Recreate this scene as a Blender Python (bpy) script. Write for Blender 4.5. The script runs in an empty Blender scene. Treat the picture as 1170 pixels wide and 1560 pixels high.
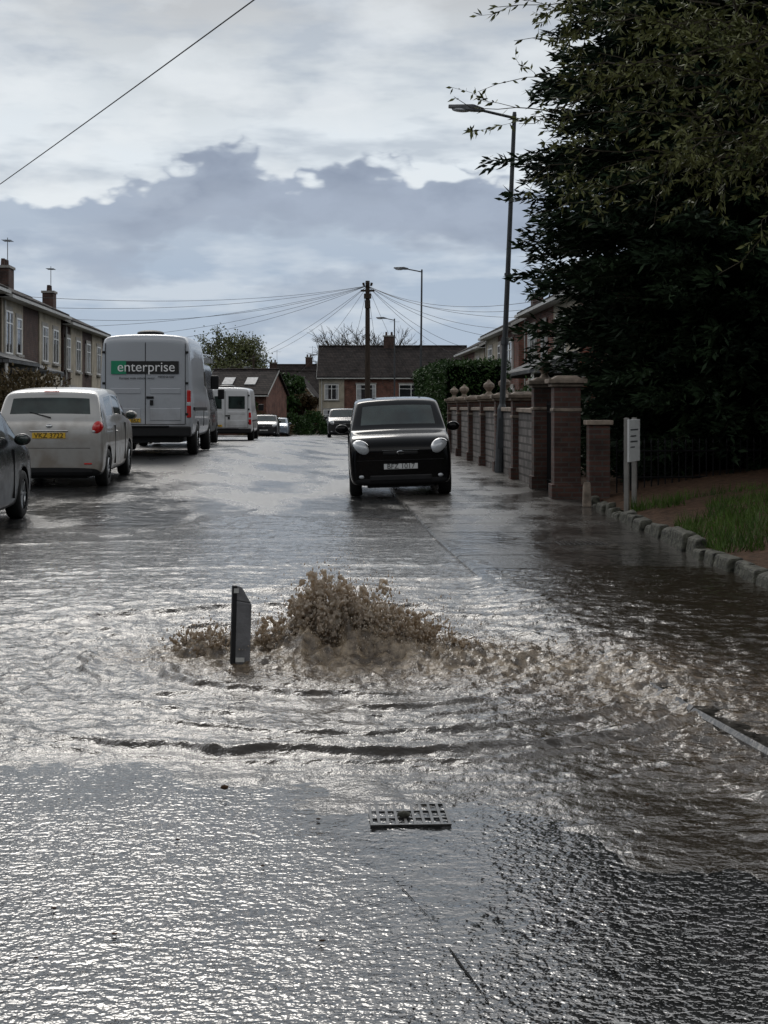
import bpy, bmesh, math, random
import numpy as np
from mathutils import Vector, Matrix
random.seed(7); rng=np.random.default_rng(11)
S=bpy.context.scene
F=2254.0; HC=1.5; TH=math.radians(2.16)
# ------------------------------------------------------------------ helpers
def sx(px,d): return (px-585.0)/F*d           # bearing -> metres at distance d
def sz(py,d): return HC-(py-620.0)/F*d
_ty=np.arange(-60,3001,1.0)
_pr=np.interp(_ty,[0,15,23,30,50,75,112,155,250,3000],[0,0,.08,.12,.1,-.1,-.75,-1.2,-1.5,-1.5])
_pa=np.interp(_ty,[17,33,53,90],[0,.34,.22,0])
k=np.hanning(9);k/=k.sum()
def _sm(a):
    p=np.pad(a,4,mode='edge');return np.convolve(p,k,'valid')
_pr=_sm(_pr);_pa=_sm(_pa)
def gz(x,y):
    x=np.asarray(x,float);y=np.asarray(y,float)
    s=np.clip((-1.0-x)/3.2,0,1);s=s*s*(3-2*s)
    return np.interp(y,_ty,_pr)+s*np.interp(y,_ty,_pa)
def g(x,y): return float(gz(x,y))
_tab=rng.random((256,256))
def vn(x,y,seed=0):
    x=np.asarray(x,float)+seed*17.3;y=np.asarray(y,float)+seed*9.7
    xi=np.floor(x).astype(int);yi=np.floor(y).astype(int);fx=x-xi;fy=y-yi
    fx=fx*fx*fx*(fx*(fx*6-15)+10);fy=fy*fy*fy*(fy*(fy*6-15)+10)
    a=_tab[xi&255,yi&255];b=_tab[(xi+1)&255,yi&255];c=_tab[xi&255,(yi+1)&255];d=_tab[(xi+1)&255,(yi+1)&255]
    return (a*(1-fx)+b*fx)*(1-fy)+(c*(1-fx)+d*fx)*fy
def fbm(x,y,o=4,seed=0,ga=.5):
    r=0;a=1;t=0
    for i in range(o):
        r=r+a*vn(x,y,seed+i*3);t+=a;a*=ga;x=x*2.03+y*.31;y=y*2.03-x*.13
    return r/t
def link(o): S.collection.objects.link(o);return o
def empty(name,loc=(0,0,0),rz=0):
    o=bpy.data.objects.new(name,None);o.location=loc;o.rotation_euler=(0,0,rz);o.empty_display_size=.2
    return link(o)
def mobj(name,v,f,mats,mi=None,parent=None,smooth=False,loc=None):
    me=bpy.data.meshes.new(name);me.from_pydata([tuple(map(float,p)) for p in v],[],f)
    for m in (mats if isinstance(mats,(list,tuple)) else [mats]): me.materials.append(m)
    if mi is not None: me.polygons.foreach_set('material_index',np.array(mi,dtype=np.int32))
    if smooth: me.polygons.foreach_set('use_smooth',np.ones(len(me.polygons),dtype=bool))
    me.update();o=link(bpy.data.objects.new(name,me))
    if parent: o.parent=parent
    if loc: o.location=loc
    return o
def fastmesh(name,V,Fc,mat,parent=None,smooth=False,attr=None):
    V=np.asarray(V,np.float32);Fc=np.asarray(Fc,np.int32);n=Fc.shape[1]
    me=bpy.data.meshes.new(name);me.vertices.add(len(V));me.vertices.foreach_set('co',V.ravel())
    me.loops.add(Fc.size);me.loops.foreach_set('vertex_index',Fc.ravel())
    me.polygons.add(len(Fc));me.polygons.foreach_set('loop_start',np.arange(0,Fc.size,n,dtype=np.int32))
    me.polygons.foreach_set('loop_total',np.full(len(Fc),n,dtype=np.int32))
    if smooth: me.polygons.foreach_set('use_smooth',np.ones(len(Fc),dtype=bool))
    me.update(calc_edges=True)
    if attr:
        for kx_,a in attr.items():
            at=me.attributes.new(kx_,'FLOAT','POINT');at.data.foreach_set('value',np.asarray(a,np.float32))
    me.materials.append(mat);o=link(bpy.data.objects.new(name,me))
    if parent: o.parent=parent
    return o
class B:
    def __init__(s): s.v=[];s.f=[];s.m=[]
    def box(s,x0,x1,y0,y1,z0,z1,m=0):
        b=len(s.v);s.v+=[(x0,y0,z0),(x1,y0,z0),(x1,y1,z0),(x0,y1,z0),(x0,y0,z1),(x1,y0,z1),(x1,y1,z1),(x0,y1,z1)]
        for q in [(0,3,2,1),(4,5,6,7),(0,1,5,4),(1,2,6,5),(2,3,7,6),(3,0,4,7)]: s.f.append(tuple(b+i for i in q));s.m.append(m)
    def poly(s,pts,m=0):
        b=len(s.v);s.v+=list(pts);s.f.append(tuple(range(b,b+len(pts))));s.m.append(m)
    def prism(s,base,top,m=0):
        b=len(s.v);n=len(base);s.v+=list(base)+list(top)
        s.f.append(tuple(b+i for i in reversed(range(n))));s.m.append(m)
        s.f.append(tuple(b+n+i for i in range(n)));s.m.append(m)
        for i in range(n):
            j=(i+1)%n;s.f.append((b+i,b+j,b+n+j,b+n+i));s.m.append(m)
    def cyl(s,p0,p1,r0,r1,n=8,m=0):
        p0=Vector(p0);p1=Vector(p1);d=(p1-p0)
        if d.length<1e-6:return
        d.normalize();a=d.orthogonal().normalized();c=d.cross(a)
        s.prism([tuple(p0+(a*math.cos(t)+c*math.sin(t))*r0) for t in [2*math.pi*i/n for i in range(n)]],
                [tuple(p1+(a*math.cos(t)+c*math.sin(t))*r1) for t in [2*math.pi*i/n for i in range(n)]],m)
    def obj(s,name,mats,parent=None,smooth=False,bevel=0):
        o=mobj(name,s.v,s.f,mats,s.m,parent,smooth)
        if bevel:
            md=o.modifiers.new('b','BEVEL');md.width=bevel;md.segments=2;md.limit_method='ANGLE'
        return o
# ------------------------------------------------------------------ materials
def nt(mat): mat.use_nodes=True;return mat.node_tree
def N(t,typ,**kw):
    n=t.nodes.new(typ)
    for a,b in kw.items(): setattr(n,a,b)
    return n
def M(t,op,a,b=None,c=None):
    n=t.nodes.new('ShaderNodeMath');n.operation=op
    for i,v in enumerate([a,b,c]):
        if v is None: continue
        if isinstance(v,(int,float)): n.inputs[i].default_value=v
        else: t.links.new(v,n.inputs[i])
    return n.outputs[0]
def ramp(t,fac,stops,interp='LINEAR'):
    r=t.nodes.new('ShaderNodeValToRGB');r.color_ramp.interpolation=interp
    e=r.color_ramp.elements
    while len(e)<len(stops): e.new(.5)
    for i,(p,c) in enumerate(stops):
        e[i].position=p;e[i].color=(c,c,c,1) if isinstance(c,(int,float)) else (*c,1)
    t.links.new(fac,r.inputs[0]);return r.outputs[0]
def noisetex(t,vec,scale,detail=4,rough=.5,dist=0):
    n=N(t,'ShaderNodeTexNoise');n.inputs['Scale'].default_value=scale;n.inputs['Detail'].default_value=detail;n.inputs['Roughness'].default_value=rough;n.inputs['Distortion'].default_value=dist
    t.links.new(vec,n.inputs['Vector']);return n.outputs[0]
def pm(name,col,rough=.6,metal=0,var=.2,scale=6,bump=0,bscale=40,spec=.5,coat=0,stretch=(1,1,1)):
    m=bpy.data.materials.new(name);t=nt(m);p=t.nodes['Principled BSDF']
    tc=N(t,'ShaderNodeTexCoord');mp=N(t,'ShaderNodeMapping');mp.inputs['Scale'].default_value=stretch
    t.links.new(tc.outputs['Object'],mp.inputs[0])
    n=noisetex(t,mp.outputs[0],scale,4)
    lo=tuple(c*(1-var) for c in col);hi=tuple(min(1,c*(1+var)) for c in col)
    t.links.new(ramp(t,n,[(.3,lo),(.7,hi)]),p.inputs['Base Color'])
    p.inputs['Roughness'].default_value=rough;p.inputs['Metallic'].default_value=metal
    p.inputs['Specular IOR Level'].default_value=spec;p.inputs['Coat Weight'].default_value=coat
    p.inputs['Coat Roughness'].default_value=.05
    if bump:
        n2=noisetex(t,mp.outputs[0],bscale,3)
        b=N(t,'ShaderNodeBump');b.inputs['Strength'].default_value=bump;b.inputs['Distance'].default_value=.02
        t.links.new(n2,b.inputs['Height']);t.links.new(b.outputs[0],p.inputs['Normal'])
    return m
def brickmat(name,c1,c2,mortar,bw=.225,bh=.075,rough=.8,msz=.012,spec=.3):
    m=bpy.data.materials.new(name);t=nt(m);p=t.nodes['Principled BSDF']
    tc=N(t,'ShaderNodeTexCoord');s=N(t,'ShaderNodeSeparateXYZ');t.links.new(tc.outputs['Object'],s.inputs[0])
    cb=N(t,'ShaderNodeCombineXYZ');t.links.new(M(t,'ADD',s.outputs[0],s.outputs[1]),cb.inputs[0]);t.links.new(s.outputs[2],cb.inputs[1])
    b=N(t,'ShaderNodeTexBrick');b.inputs['Scale'].default_value=1;b.inputs['Brick Width'].default_value=bw;b.inputs['Row Height'].default_value=bh
    b.inputs['Mortar Size'].default_value=msz;b.inputs['Color1'].default_value=(*c1,1);b.inputs['Color2'].default_value=(*c2,1);b.inputs['Mortar'].default_value=(*mortar,1)
    t.links.new(cb.outputs[0],b.inputs['Vector'])
    n=noisetex(t,tc.outputs['Object'],1.6,6,.6)
    mx=N(t,'ShaderNodeMix',data_type='RGBA',blend_type='MULTIPLY');mx.inputs[0].default_value=1
    t.links.new(b.outputs[0],mx.inputs[6]);t.links.new(ramp(t,n,[(.32,.40),(.5,.85),(.7,1.2)]),mx.inputs[7])
    t.links.new(mx.outputs[2],p.inputs['Base Color']);p.inputs['Roughness'].default_value=rough
    p.inputs['Specular IOR Level'].default_value=spec
    bp=N(t,'ShaderNodeBump');bp.inputs['Strength'].default_value=.5;bp.inputs['Distance'].default_value=.01
    bp.invert=True;t.links.new(b.outputs[1],bp.inputs['Height']);t.links.new(bp.outputs[0],p.inputs['Normal'])
    return m
def leafmat(name,lo,hi,scale=1.2,rough=.6):
    m=bpy.data.materials.new(name);t=nt(m);p=t.nodes['Principled BSDF']
    tc=N(t,'ShaderNodeTexCoord')
    n=noisetex(t,tc.outputs['Object'],scale,5,.7)
    t.links.new(ramp(t,n,[(.35,lo),(.66,hi)]),p.inputs['Base Color'])
    p.inputs['Roughness'].default_value=rough;p.inputs['Specular IOR Level'].default_value=.15
    return m
m_brick=brickmat('red_brick',(.22,.072,.046),(.14,.050,.035),(.14,.118,.10))
m_brick2=brickmat('brown_brick',(.105,.050,.038),(.066,.034,.028),(.078,.068,.06))
m_yel=brickmat('yellow_brick',(.36,.23,.11),(.28,.18,.09),(.25,.22,.18))
m_stone=brickmat('wall_stone',(.20,.18,.17),(.125,.115,.108),(.06,.055,.05),.42,.14,.8,.02)
m_render=pm('cream_render',(.38,.34,.27),.85,var=.25,scale=1.5,bump=.3,bscale=60,spec=.2)
m_tile=brickmat('roof_tiles',(.036,.030,.029),(.056,.044,.040),(.012,.012,.012),.3,.16,.8,.02,.10)
m_tileg=brickmat('grey_tiles',(.11,.12,.13),(.14,.145,.15),(.04,.04,.04),.3,.16,.7,.02,.2)
m_white=pm('white_upvc',(.74,.74,.72),.35,var=.06)
m_fascia=pm('fascia_board',(.44,.44,.42),.5,var=.2)
m_sill=pm('concrete_trim',(.28,.27,.25),.8,var=.2,bump=.3)
m_glass=pm('window_glass',(.02,.022,.025),.04,var=.4,scale=1,spec=.9)
m_net=pm('net_curtain',(.32,.33,.34),.5,var=.3,scale=3)
m_dark=pm('black_plastic',(.012,.012,.013),.5,var=.2,spec=.3)
m_tar=pm('tar_joint',(.016,.016,.016),.9,var=.2,spec=.1)
m_metal=pm('galvanised_steel',(.12,.125,.13),.45,.5,var=.25,scale=10)
m_castiron=pm('cast_iron',(.022,.021,.020),.28,0,var=.4,scale=30,spec=.6)
m_lamp=pm('lamp_column_paint',(.05,.055,.06),.55,.2,var=.2)
m_wood=pm('weathered_wood',(.05,.038,.03),.85,var=.4,scale=5,bump=.4,stretch=(6,6,.4),spec=.2)
m_wire=pm('cable_black',(.03,.03,.035),.6)
m_bark=pm('bark',(.05,.042,.03),.9,var=.4,scale=6,bump=.7,spec=.2)
m_iron=pm('black_iron',(.006,.006,.007),.6,0,spec=.2)
m_cap=pm('coping_stone',(.21,.17,.135),.75,var=.45,scale=8,bump=.4,spec=.3)
m_tyre=pm('tyre_rubber',(.012,.012,.012),.65,spec=.3)
m_alloy=pm('alloy_wheel',(.38,.39,.40),.3,.9,var=.08)
m_chrome=pm('chrome',(.55,.55,.55),.2,1,var=.04)
m_red=pm('tail_light_red',(.50,.012,.01),.15,var=.2,coat=.5)
m_lens=pm('headlight_lens',(.50,.52,.54),.15,.2,var=.3,scale=30,coat=.6)
m_py=pm('plate_yellow',(.68,.42,.04),.4,var=.05)
m_pw=pm('plate_white',(.62,.63,.62),.4,var=.05)
m_txt=pm('lettering_black',(.01,.01,.01),.5)
m_txtw=pm('lettering_white',(.85,.85,.85),.5,var=.03)
m_green=pm('livery_green',(.01,.24,.12),.35,var=.05)
m_carglass=pm('car_glass',(.022,.034,.031),.04,var=.6,scale=3,spec=.7)
def paint(name,c,metal=.5,rough=.3,dirt_reflect=.25,coat=.6,spec=.5,dc=(.11,.085,.06),rv=.25):
    m=bpy.data.materials.new(name);t=nt(m);p=t.nodes['Principled BSDF']
    tc=N(t,'ShaderNodeTexCoord');s=N(t,'ShaderNodeSeparateXYZ');t.links.new(tc.outputs['Object'],s.inputs[0])
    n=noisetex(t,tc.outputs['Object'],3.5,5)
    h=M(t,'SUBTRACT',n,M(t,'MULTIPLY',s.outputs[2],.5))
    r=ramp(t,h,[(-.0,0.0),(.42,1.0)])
    mx=N(t,'ShaderNodeMix',data_type='RGBA');t.links.new(M(t,'MULTIPLY',r,dirt_reflect),mx.inputs[0])
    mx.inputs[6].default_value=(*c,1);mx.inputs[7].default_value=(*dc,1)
    t.links.new(mx.outputs[2],p.inputs['Base Color']);p.inputs['Metallic'].default_value=metal
    t.links.new(M(t,'ADD',M(t,'MULTIPLY',r,rv),rough),p.inputs['Roughness'])
    p.inputs['Specular IOR Level'].default_value=spec
    p.inputs['Coat Weight'].default_value=coat;p.inputs['Coat Roughness'].default_value=.05
    return m
p_black=paint('paint_black',(.0025,.0025,.003),0,.09,.02,0,.22,rv=.05)
p_silver=paint('paint_silver',(.47,.46,.44),.45,.30,.75,.6,.5,(.19,.15,.11))  # tan low mix paints a warm reflection into the silver base colour
p_vansil=paint('paint_van_silver',(.42,.44,.47),.25,.38,.4)
p_white=paint('paint_white',(.66,.67,.68),0,.35,.4)
p_grey=paint('paint_dark_grey',(.010,.011,.014),.1,.2,.12,.3,.35)
p_blue=paint('paint_light_blue',(.18,.23,.29),.3,.3,.3)
# --- wet asphalt
def wetmat(name,base,kind):
    m=bpy.data.materials.new(name);t=nt(m);p=t.nodes['Principled BSDF'];L=t.links.new
    tc=N(t,'ShaderNodeTexCoord');O=tc.outputs['Object'];s=N(t,'ShaderNodeSeparateXYZ');L(O,s.inputs[0])
    mp=N(t,'ShaderNodeMapping');mp.inputs['Scale'].default_value=(1,.42,1);L(O,mp.inputs[0])
    big=noisetex(t,mp.outputs[0],.75 if kind=='road' else 1.3,5,.62)
    yy_=M(t,'DIVIDE',s.outputs[1],40.0)
    if kind=='road': band=ramp(t,yy_,[(.095,.0),(.12,.06),(.15,.13),(.2,.06),(.36,.03),(.45,.16),(.55,.10),(.75,.055),(1,.05)])
    else: band=ramp(t,yy_,[(.2,.12),(.45,.10),(.7,.04)])
    pud=ramp(t,M(t,'ADD',big,band),[(.52,0.0),(.68,1.0)])
    dist=ramp(t,yy_,[(.12,0),(.5,1)])
    fn=noisetex(t,O,33 if kind=='road' else 24,2,.5)
    md=noisetex(t,O,10,3,.6)
    low=noisetex(t,O,3.2,3,.6)
    fw=M(t,'MULTIPLY',M(t,'ADD',.40,M(t,'MULTIPLY',dist,.46)),M(t,'SUBTRACT',1.0,M(t,'MULTIPLY',pud,.80)))
    hh=M(t,'ADD',M(t,'MULTIPLY',fn,fw),M(t,'ADD',M(t,'MULTIPLY',md,.42),M(t,'MULTIPLY',low,M(t,'ADD',.5,M(t,'MULTIPLY',dist,.8)))))
    bp=N(t,'ShaderNodeBump');bp.inputs['Distance'].default_value=.020 if kind=='road' else .009
    bp.inputs['Strength'].default_value=1.0
    L(hh,bp.inputs['Height']);L(bp.outputs[0],p.inputs['Normal'])
    c=ramp(t,fn,[(.3,tuple(x*.4 for x in base)),(.7,tuple(x*1.7 for x in base))])
    cm_=N(t,'ShaderNodeMix',data_type='RGBA',blend_type='MULTIPLY');cm_.inputs[0].default_value=1;L(c,cm_.inputs[6]);L(ramp(t,md,[(.35,.6),(.65,1.4)]),cm_.inputs[7])
    L(cm_.outputs[2],p.inputs['Base Color'])
    L(M(t,'MULTIPLY',M(t,'ADD',.05,M(t,'MULTIPLY',dist,.27)),M(t,'SUBTRACT',1.0,M(t,'MULTIPLY',pud,.55))),p.inputs['Roughness'])
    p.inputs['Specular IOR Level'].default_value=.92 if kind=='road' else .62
    return m
m_road=wetmat('wet_asphalt',(.022,.0225,.023),'road')
m_pave=wetmat('wet_pavement',(.050,.046,.041),'pave')
m_kerb=pm('kerb_concrete',(.10,.096,.088),.5,var=.45,scale=9,bump=.5,spec=.4)
# --- flood water
m_water=bpy.data.materials.new('flood_water');t=nt(m_water);p=t.nodes['Principled BSDF'];L=t.links.new
tc=N(t,'ShaderNodeTexCoord');at=N(t,'ShaderNodeAttribute');at.attribute_name='turb'
n1=noisetex(t,tc.outputs['Object'],11,5,.65);n2=noisetex(t,tc.outputs['Object'],36,3,.6)
foam=M(t,'MULTIPLY',at.outputs['Fac'],ramp(t,n1,[(.38,.2),(.64,1.0)]))
L(ramp(t,foam,[(0,(.026,.021,.015)),(.35,(.090,.065,.042)),(1,(.32,.25,.17))]),p.inputs['Base Color'])
L(ramp(t,foam,[(0,.035),(1,.2)]),p.inputs['Roughness'])
p.inputs['IOR'].default_value=1.38
p.inputs['Specular IOR Level'].default_value=.85
bp=N(t,'ShaderNodeBump');bp.inputs['Distance'].default_value=.022;L(M(t,'ADD',M(t,'MULTIPLY',n2,.8),M(t,'MULTIPLY',n1,1.3)),bp.inputs['Height'])
L(M(t,'ADD',M(t,'MULTIPLY',at.outputs['Fac'],.5),.32),bp.inputs['Strength']);L(bp.outputs[0],p.inputs['Normal'])
def splashmat(name,cols,trans):
    m=bpy.data.materials.new(name);t=nt(m);p=t.nodes['Principled BSDF'];L=t.links.new
    tc=N(t,'ShaderNodeTexCoord');s=N(t,'ShaderNodeSeparateXYZ');L(tc.outputs['Object'],s.inputs[0])
    n1=noisetex(t,tc.outputs['Object'],26,5,.7)
    hgt_=M(t,'MULTIPLY',s.outputs[2],.30)
    L(ramp(t,M(t,'ADD',n1,hgt_),[(.36,cols[0]),(.52,cols[1]),(.70,cols[2])]),p.inputs['Base Color'])
    p.inputs['Roughness'].default_value=.10;p.inputs['Specular IOR Level'].default_value=.8
    n2=noisetex(t,tc.outputs['Object'],80,2)
    bp=N(t,'ShaderNodeBump');bp.inputs['Distance'].default_value=.015;bp.inputs['Strength'].default_value=.7;L(n2,bp.inputs['Height']);L(bp.outputs[0],p.inputs['Normal'])
    tr=N(t,'ShaderNodeBsdfTranslucent');tr.inputs[0].default_value=(.78,.65,.50,1)
    mx=N(t,'ShaderNodeMixShader');mx.inputs[0].default_value=trans
    L(p.outputs[0],mx.inputs[1]);L(tr.outputs[0],mx.inputs[2]);L(mx.outputs[0],t.nodes['Material Output'].inputs[0]);return m
m_splash=splashmat('muddy_splash',[(.09,.065,.044),(.24,.185,.13),(.62,.55,.46)],.38)
m_drop=splashmat('muddy_droplets',[(.3,.25,.20),(.42,.37,.30),(.62,.58,.52)],.45)
m_ground=pm('garden_soil_grass',(.035,.045,.020),.95,var=.4,scale=2,bump=.6,spec=.15)
m_litter=pm('leaf_litter_soil',(.062,.036,.022),.95,var=.5,scale=12,bump=.8,spec=.15)
m_grassb=leafmat('grass_blades',(.022,.050,.009),(.085,.145,.025),2.0)
m_conif=leafmat('conifer_foliage',(.004,.010,.006),(.028,.050,.021),1.1)
m_core=pm('inner_shade',(.003,.005,.0035),1,var=.4,spec=0)  # near-black for light-blocking cores; shade inside trees and hedge put into colour
m_willow=leafmat('narrow_leaves',(.045,.058,.018),(.16,.165,.06),2.5)
m_hedge=leafmat('hedge_leaves',(.014,.036,.011),(.050,.095,.026),1.6)
m_bush=leafmat('bush_leaves',(.05,.038,.02),(.14,.105,.055),2.2)
m_spring=leafmat('spring_leaves',(.08,.10,.04),(.19,.20,.09),.6)
m_brownplate=pm('marker_grey',(.13,.13,.135),.45,var=.3,scale=12,bump=.2)
# ------------------------------------------------------------------ ground
def kx(y):   # right kerb line
    return np.interp(y,[-20,3,4,5,6.2,7.77,9.4,12.3,16.5,22.5,200,260],[9,3.1,2.35,1.92,1.61,1.36,1.17,.85,.55,.21,1.05-.0377*200,-8.7])
def kl(y): return np.interp(y,[-20,8,14,200,260],[-30,-14,-6.35,-5.75-.0377*200,-15.7])
def strip(name,xl,xr,ys,zo,mat,nx=8,smooth=True,zf=None):
    V=[];Fc=[]
    for y in ys:
        a=float(xl(y));b=float(xr(y))
        for i in range(nx+1):
            x=a+(b-a)*i/nx;V.append((x,y,g(x,y)+zo+(zf(x,y,i/nx) if zf else 0)))
    for j in range(len(ys)-1):
        for i in range(nx):
            q=j*(nx+1)+i;Fc.append((q,q+1,q+nx+2,q+nx+1))
    return mobj(name,V,Fc,mat,smooth=smooth)
ys=np.concatenate([np.arange(-20,30,.5),np.arange(30,120,2),np.arange(120,261,10)])
xs=np.array([-1500,-600,-200,-80,-40,-25,-15,-10,-7,-6,-5,-4.5,-4,-3.5,-3,-2.5,-2,-1.5,-1,-.5,0,1,2,3,4,6,10,15,25,40,80,200,600,1500.])
yt=np.concatenate([[-60,-30],np.arange(-10,100,1.0),np.arange(100,260,5),[300,400,600,1000,2000,3000]])
GX,GY=np.meshgrid(xs,yt);GZ=gz(GX,GY)-.06
V=np.stack([GX,GY,GZ],-1).reshape(-1,3);nx=len(xs);ii=np.arange(len(yt)-1)[:,None]*nx+np.arange(nx-1)[None,:]
Fc=np.stack([ii,ii+1,ii+nx+1,ii+nx],-1).reshape(-1,4)
fastmesh('ground',V,Fc,m_ground,smooth=True)
strip('road',kl,kx,ys,0.0,m_road,16)
strip('pavement',lambda y:kx(y)+.125,lambda y:kx(y)+2.6 if y<14 else 3.05-.03*max(0,y-22),ys,.055,m_pave,4)
strip('pavement',lambda y:kl(y)-2.1,lambda y:kl(y)-.125,ys,.09,m_pave,3)
b=B()
for y in np.arange(12.0,42,1.2):
    x0=float(kx(y))+.13;x1=2.9-.03*max(0,y-22);b.poly([(x0,y,g(x0,y)+.0585),(x1,y,g(x1,y)+.0585),(x1,y+.02,g(x1,y)+.0585),(x0,y+.02,g(x0,y)+.0585)])
b.obj('pavement_joints',[m_tar])
def kerb(name,fx,w,h,y0,y1,side,seg=.9,mat=None):
    b=B();y=y0
    while y<y1:
        ye=min(y+seg,y1);e=.006
        xa,xb=float(fx(y)),float(fx(ye));za=g(xa,y);zb=g(xb,ye);j=random.uniform(-.003,.003)
        f=.02
        def sec(x,yy,z):
            if side>0: return [(x,yy,z-.1),(x,yy,z+h-f+j),(x+f,yy,z+h+j),(x+w,yy,z+h+j),(x+w,yy,z-.1)]
            return [(x,yy,z-.1),(x-w,yy,z-.1),(x-w,yy,z+h+j),(x-f,yy,z+h+j),(x,yy,z+h-f+j)]
        b.prism(sec(xa,y+e,za),sec(xb,ye-e,zb));y=ye
    return b.obj(name,[mat or m_kerb])
kerb('kerb',kx,.12,.062,3.5,140,1,mat=m_pave)
kerb('kerb',kl,.125,.098,8,140,-1)
vx=lambda y:np.interp(y,[3,11.5,16,21],[3.25,3.0,2.95,2.88])
b=B();y=4.0
while y<21:
    ye=y+random.uniform(.22,.62);x=float(vx(y));h=random.uniform(.09,.185);w=.16
    j=random.uniform(-.03,.03)
    b.prism([(x+j,y+.01,0),(x+w,y+.01,0),(x+w,ye-.01,0),(x+j,ye-.01,0)],[(x+j+random.uniform(.02,.05),y+.02,.06+h),(x+w-.01,y+.02,.06+h+.01),(x+w-.01,ye-.02,.06+h+random.uniform(-.03,.03)),(x+j+.03,ye-.02,.06+h-random.uniform(0,.03))])
    y=ye
m_edge=pm('mossy_edging_stone',(.048,.048,.036),.75,var=.85,scale=16,bump=1,bscale=25,spec=.3)
b.obj('stone_edging',[m_edge],bevel=.025)
yv=np.arange(3,46,.4)
def bank(x,y): return .06+.50*np.clip((x-3.1)/3.2,0,1)**.8*np.clip((y-2)/8,0,1)+.05*(fbm(x*2,y*2,3)-.5)
strip('grass_verge',lambda y:3.08 if y<21 else 3.2,lambda y:16,yv,.07,m_litter,26,zf=lambda x,y,u:float(bank(x,y)))
n=38000
gx=3.12+rng.random(n)**1.3*5.5;gy=6+rng.random(n)*13
keep=(fbm(gx*1.3,gy*.9,3,5)+np.clip((gx-3.2)*.35,0,.35)-np.clip((gy-15.5)*.07,0,.45))>.49
gx=gx[keep];gy=gy[keep];n=len(gx);gzv=gz(gx,gy)+.07+bank(gx,gy)-.01
a=rng.random(n)*6.28;h=(.05+.11*rng.random(n))*(.6+.9*fbm(gx*2,gy*2,2,6));w=.006
lean=rng.normal(0,.05,(n,2))
V=np.zeros((n,3,3));V[:,0]=np.stack([gx-w*np.cos(a),gy-w*np.sin(a),gzv],-1);V[:,1]=np.stack([gx+w*np.cos(a),gy+w*np.sin(a),gzv],-1)
V[:,2]=np.stack([gx+lean[:,0],gy+lean[:,1],gzv+h],-1)
fastmesh('grass',V.reshape(-1,3),np.arange(n*3).reshape(-1,3),m_grassb)
# ------------------------------------------------------------------ flood water sheet
CX,CY=-.25,8.8
nu,nv=820,860
u=np.linspace(-.44,.44,nu);yy=3.8*(24.0/3.8)**np.linspace(0,1,nv)
U,Y=np.meshgrid(u,yy);X=U*Y
kxx=kx(Y);G0=gz(X,Y)
kb=np.exp(-((Y-10.0)/2.5)**4)
side=np.clip((X-kxx+.40*kb)/(.12+.50*kb),0,1);side=side*side*(3-2*side)
near=5.0+1.0*(fbm(X*1.3,Y*.8,5,2)-.5)*2-.45*np.clip(X,-1,2.5)
near=np.where(X<-.5,near+.15*np.clip(-X-.5,0,2),near)
mn=np.clip((Y-near)/1.3,0,1)
far=21.0+2.5*(fbm(X*.8,Y*.5,3,8)-.5)*2-.6*np.clip(-X-1.5,0,5)
mf=np.clip((far-Y)/3,0,1)
farp=15+3*(fbm(X*.9,Y*.9,3,9)-.5)*2
mf=mf*(1-side)+side*np.clip((farp-Y)/2,0,1)
ml=np.clip((X+6.2)/1,0,1);Mk=mn*mf*ml;Mk=Mk*Mk*(3-2*Mk)
lvl=G0-.012+.032*Mk+side*(.040+.020*kb)
def ga(x0,y0,a,b_): return np.exp(-((X-x0)/a)**2-((Y-y0)/b_)**2)
T=np.clip(1.15*ga(CX,8.7,.85,.68)+.75*ga(.70,8.5,.6,.55)+.55*ga(1.35,7.9,.5,.7)+.6*ga(-1.15,8.75,.45,.32)+.35*ga(1.9,7.0,.6,.8),0,1)*np.clip(Mk*1.5,0,1)
wx=X+.1*fbm(X*2.2,Y*2.2,3,21);wy=Y+.12*fbm(X*2.5,Y*2.5,3,22)
def ridge(s,seed,o=3): return 1-np.abs(2*fbm(wx*s,wy*s,o,seed)-1)*1.6
chop=ridge(6,31)*.6+ridge(14,33)*.35+vn(X*36,Y*36,35)*.18
hgt=.060*T*(chop-.4)
dd=np.hypot(X-CX,Y-CY)
cur=np.exp(-((X-kxx+.15)/.45)**2)*np.clip((9.5-Y)/2,0,1)*np.clip((Y-4.2)/1.5,0,1)
smallw=(fbm(wx*3.0,wy*6.5,4,41)-.5)*.028+(fbm(wx*10,wy*20,3,43)-.5)*.018
hgt+=smallw*Mk*(.38+.62*np.clip(1.5-dd*.22,0,1)+.9*cur)
r=np.hypot(X-CX,(Y-CY)*(1+.12*(Y>CY)));ang=np.arctan2(Y-CY,X-CX)
r=r+.34*(fbm(3*np.cos(ang)+5,3*np.sin(ang)+5,3,51)-.5)+.10*(fbm(X*4,Y*4,2,52)-.5)
for rk,am,wd in [(1.15,.024,.05),(1.5,.040,.055),(1.72,.018,.04),(2.05,.026,.05),(2.45,.030,.055),(2.62,.014,.04),(3.1,.022,.07),(3.6,.024,.08),(4.4,.014,.09),(5.6,.010,.10),(7.0,.008,.12),(8.6,.008,.14)]:
    br=np.clip(fbm(2*np.cos(ang)+rk*7,2*np.sin(ang),2,53)*3.0-.7,0,1)
    q=(r-rk)/wd;hgt+=Mk*am*br*np.exp(-q*q*(1+1.5*(q>0)))*(1-.8*side)
hgt+=.010*np.sin(r*24)*np.exp(-np.abs(r-1.5)*1.0)*.6*Mk
mound=.26*np.exp(-((X-CX)/.38)**2-((Y-8.8)/.30)**2)*(.35+1.0*ridge(5,61))+.10*np.exp(-((X+1.0)/.26)**2-((Y-8.75)/.22)**2)*(.3+ridge(6,62))
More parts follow.
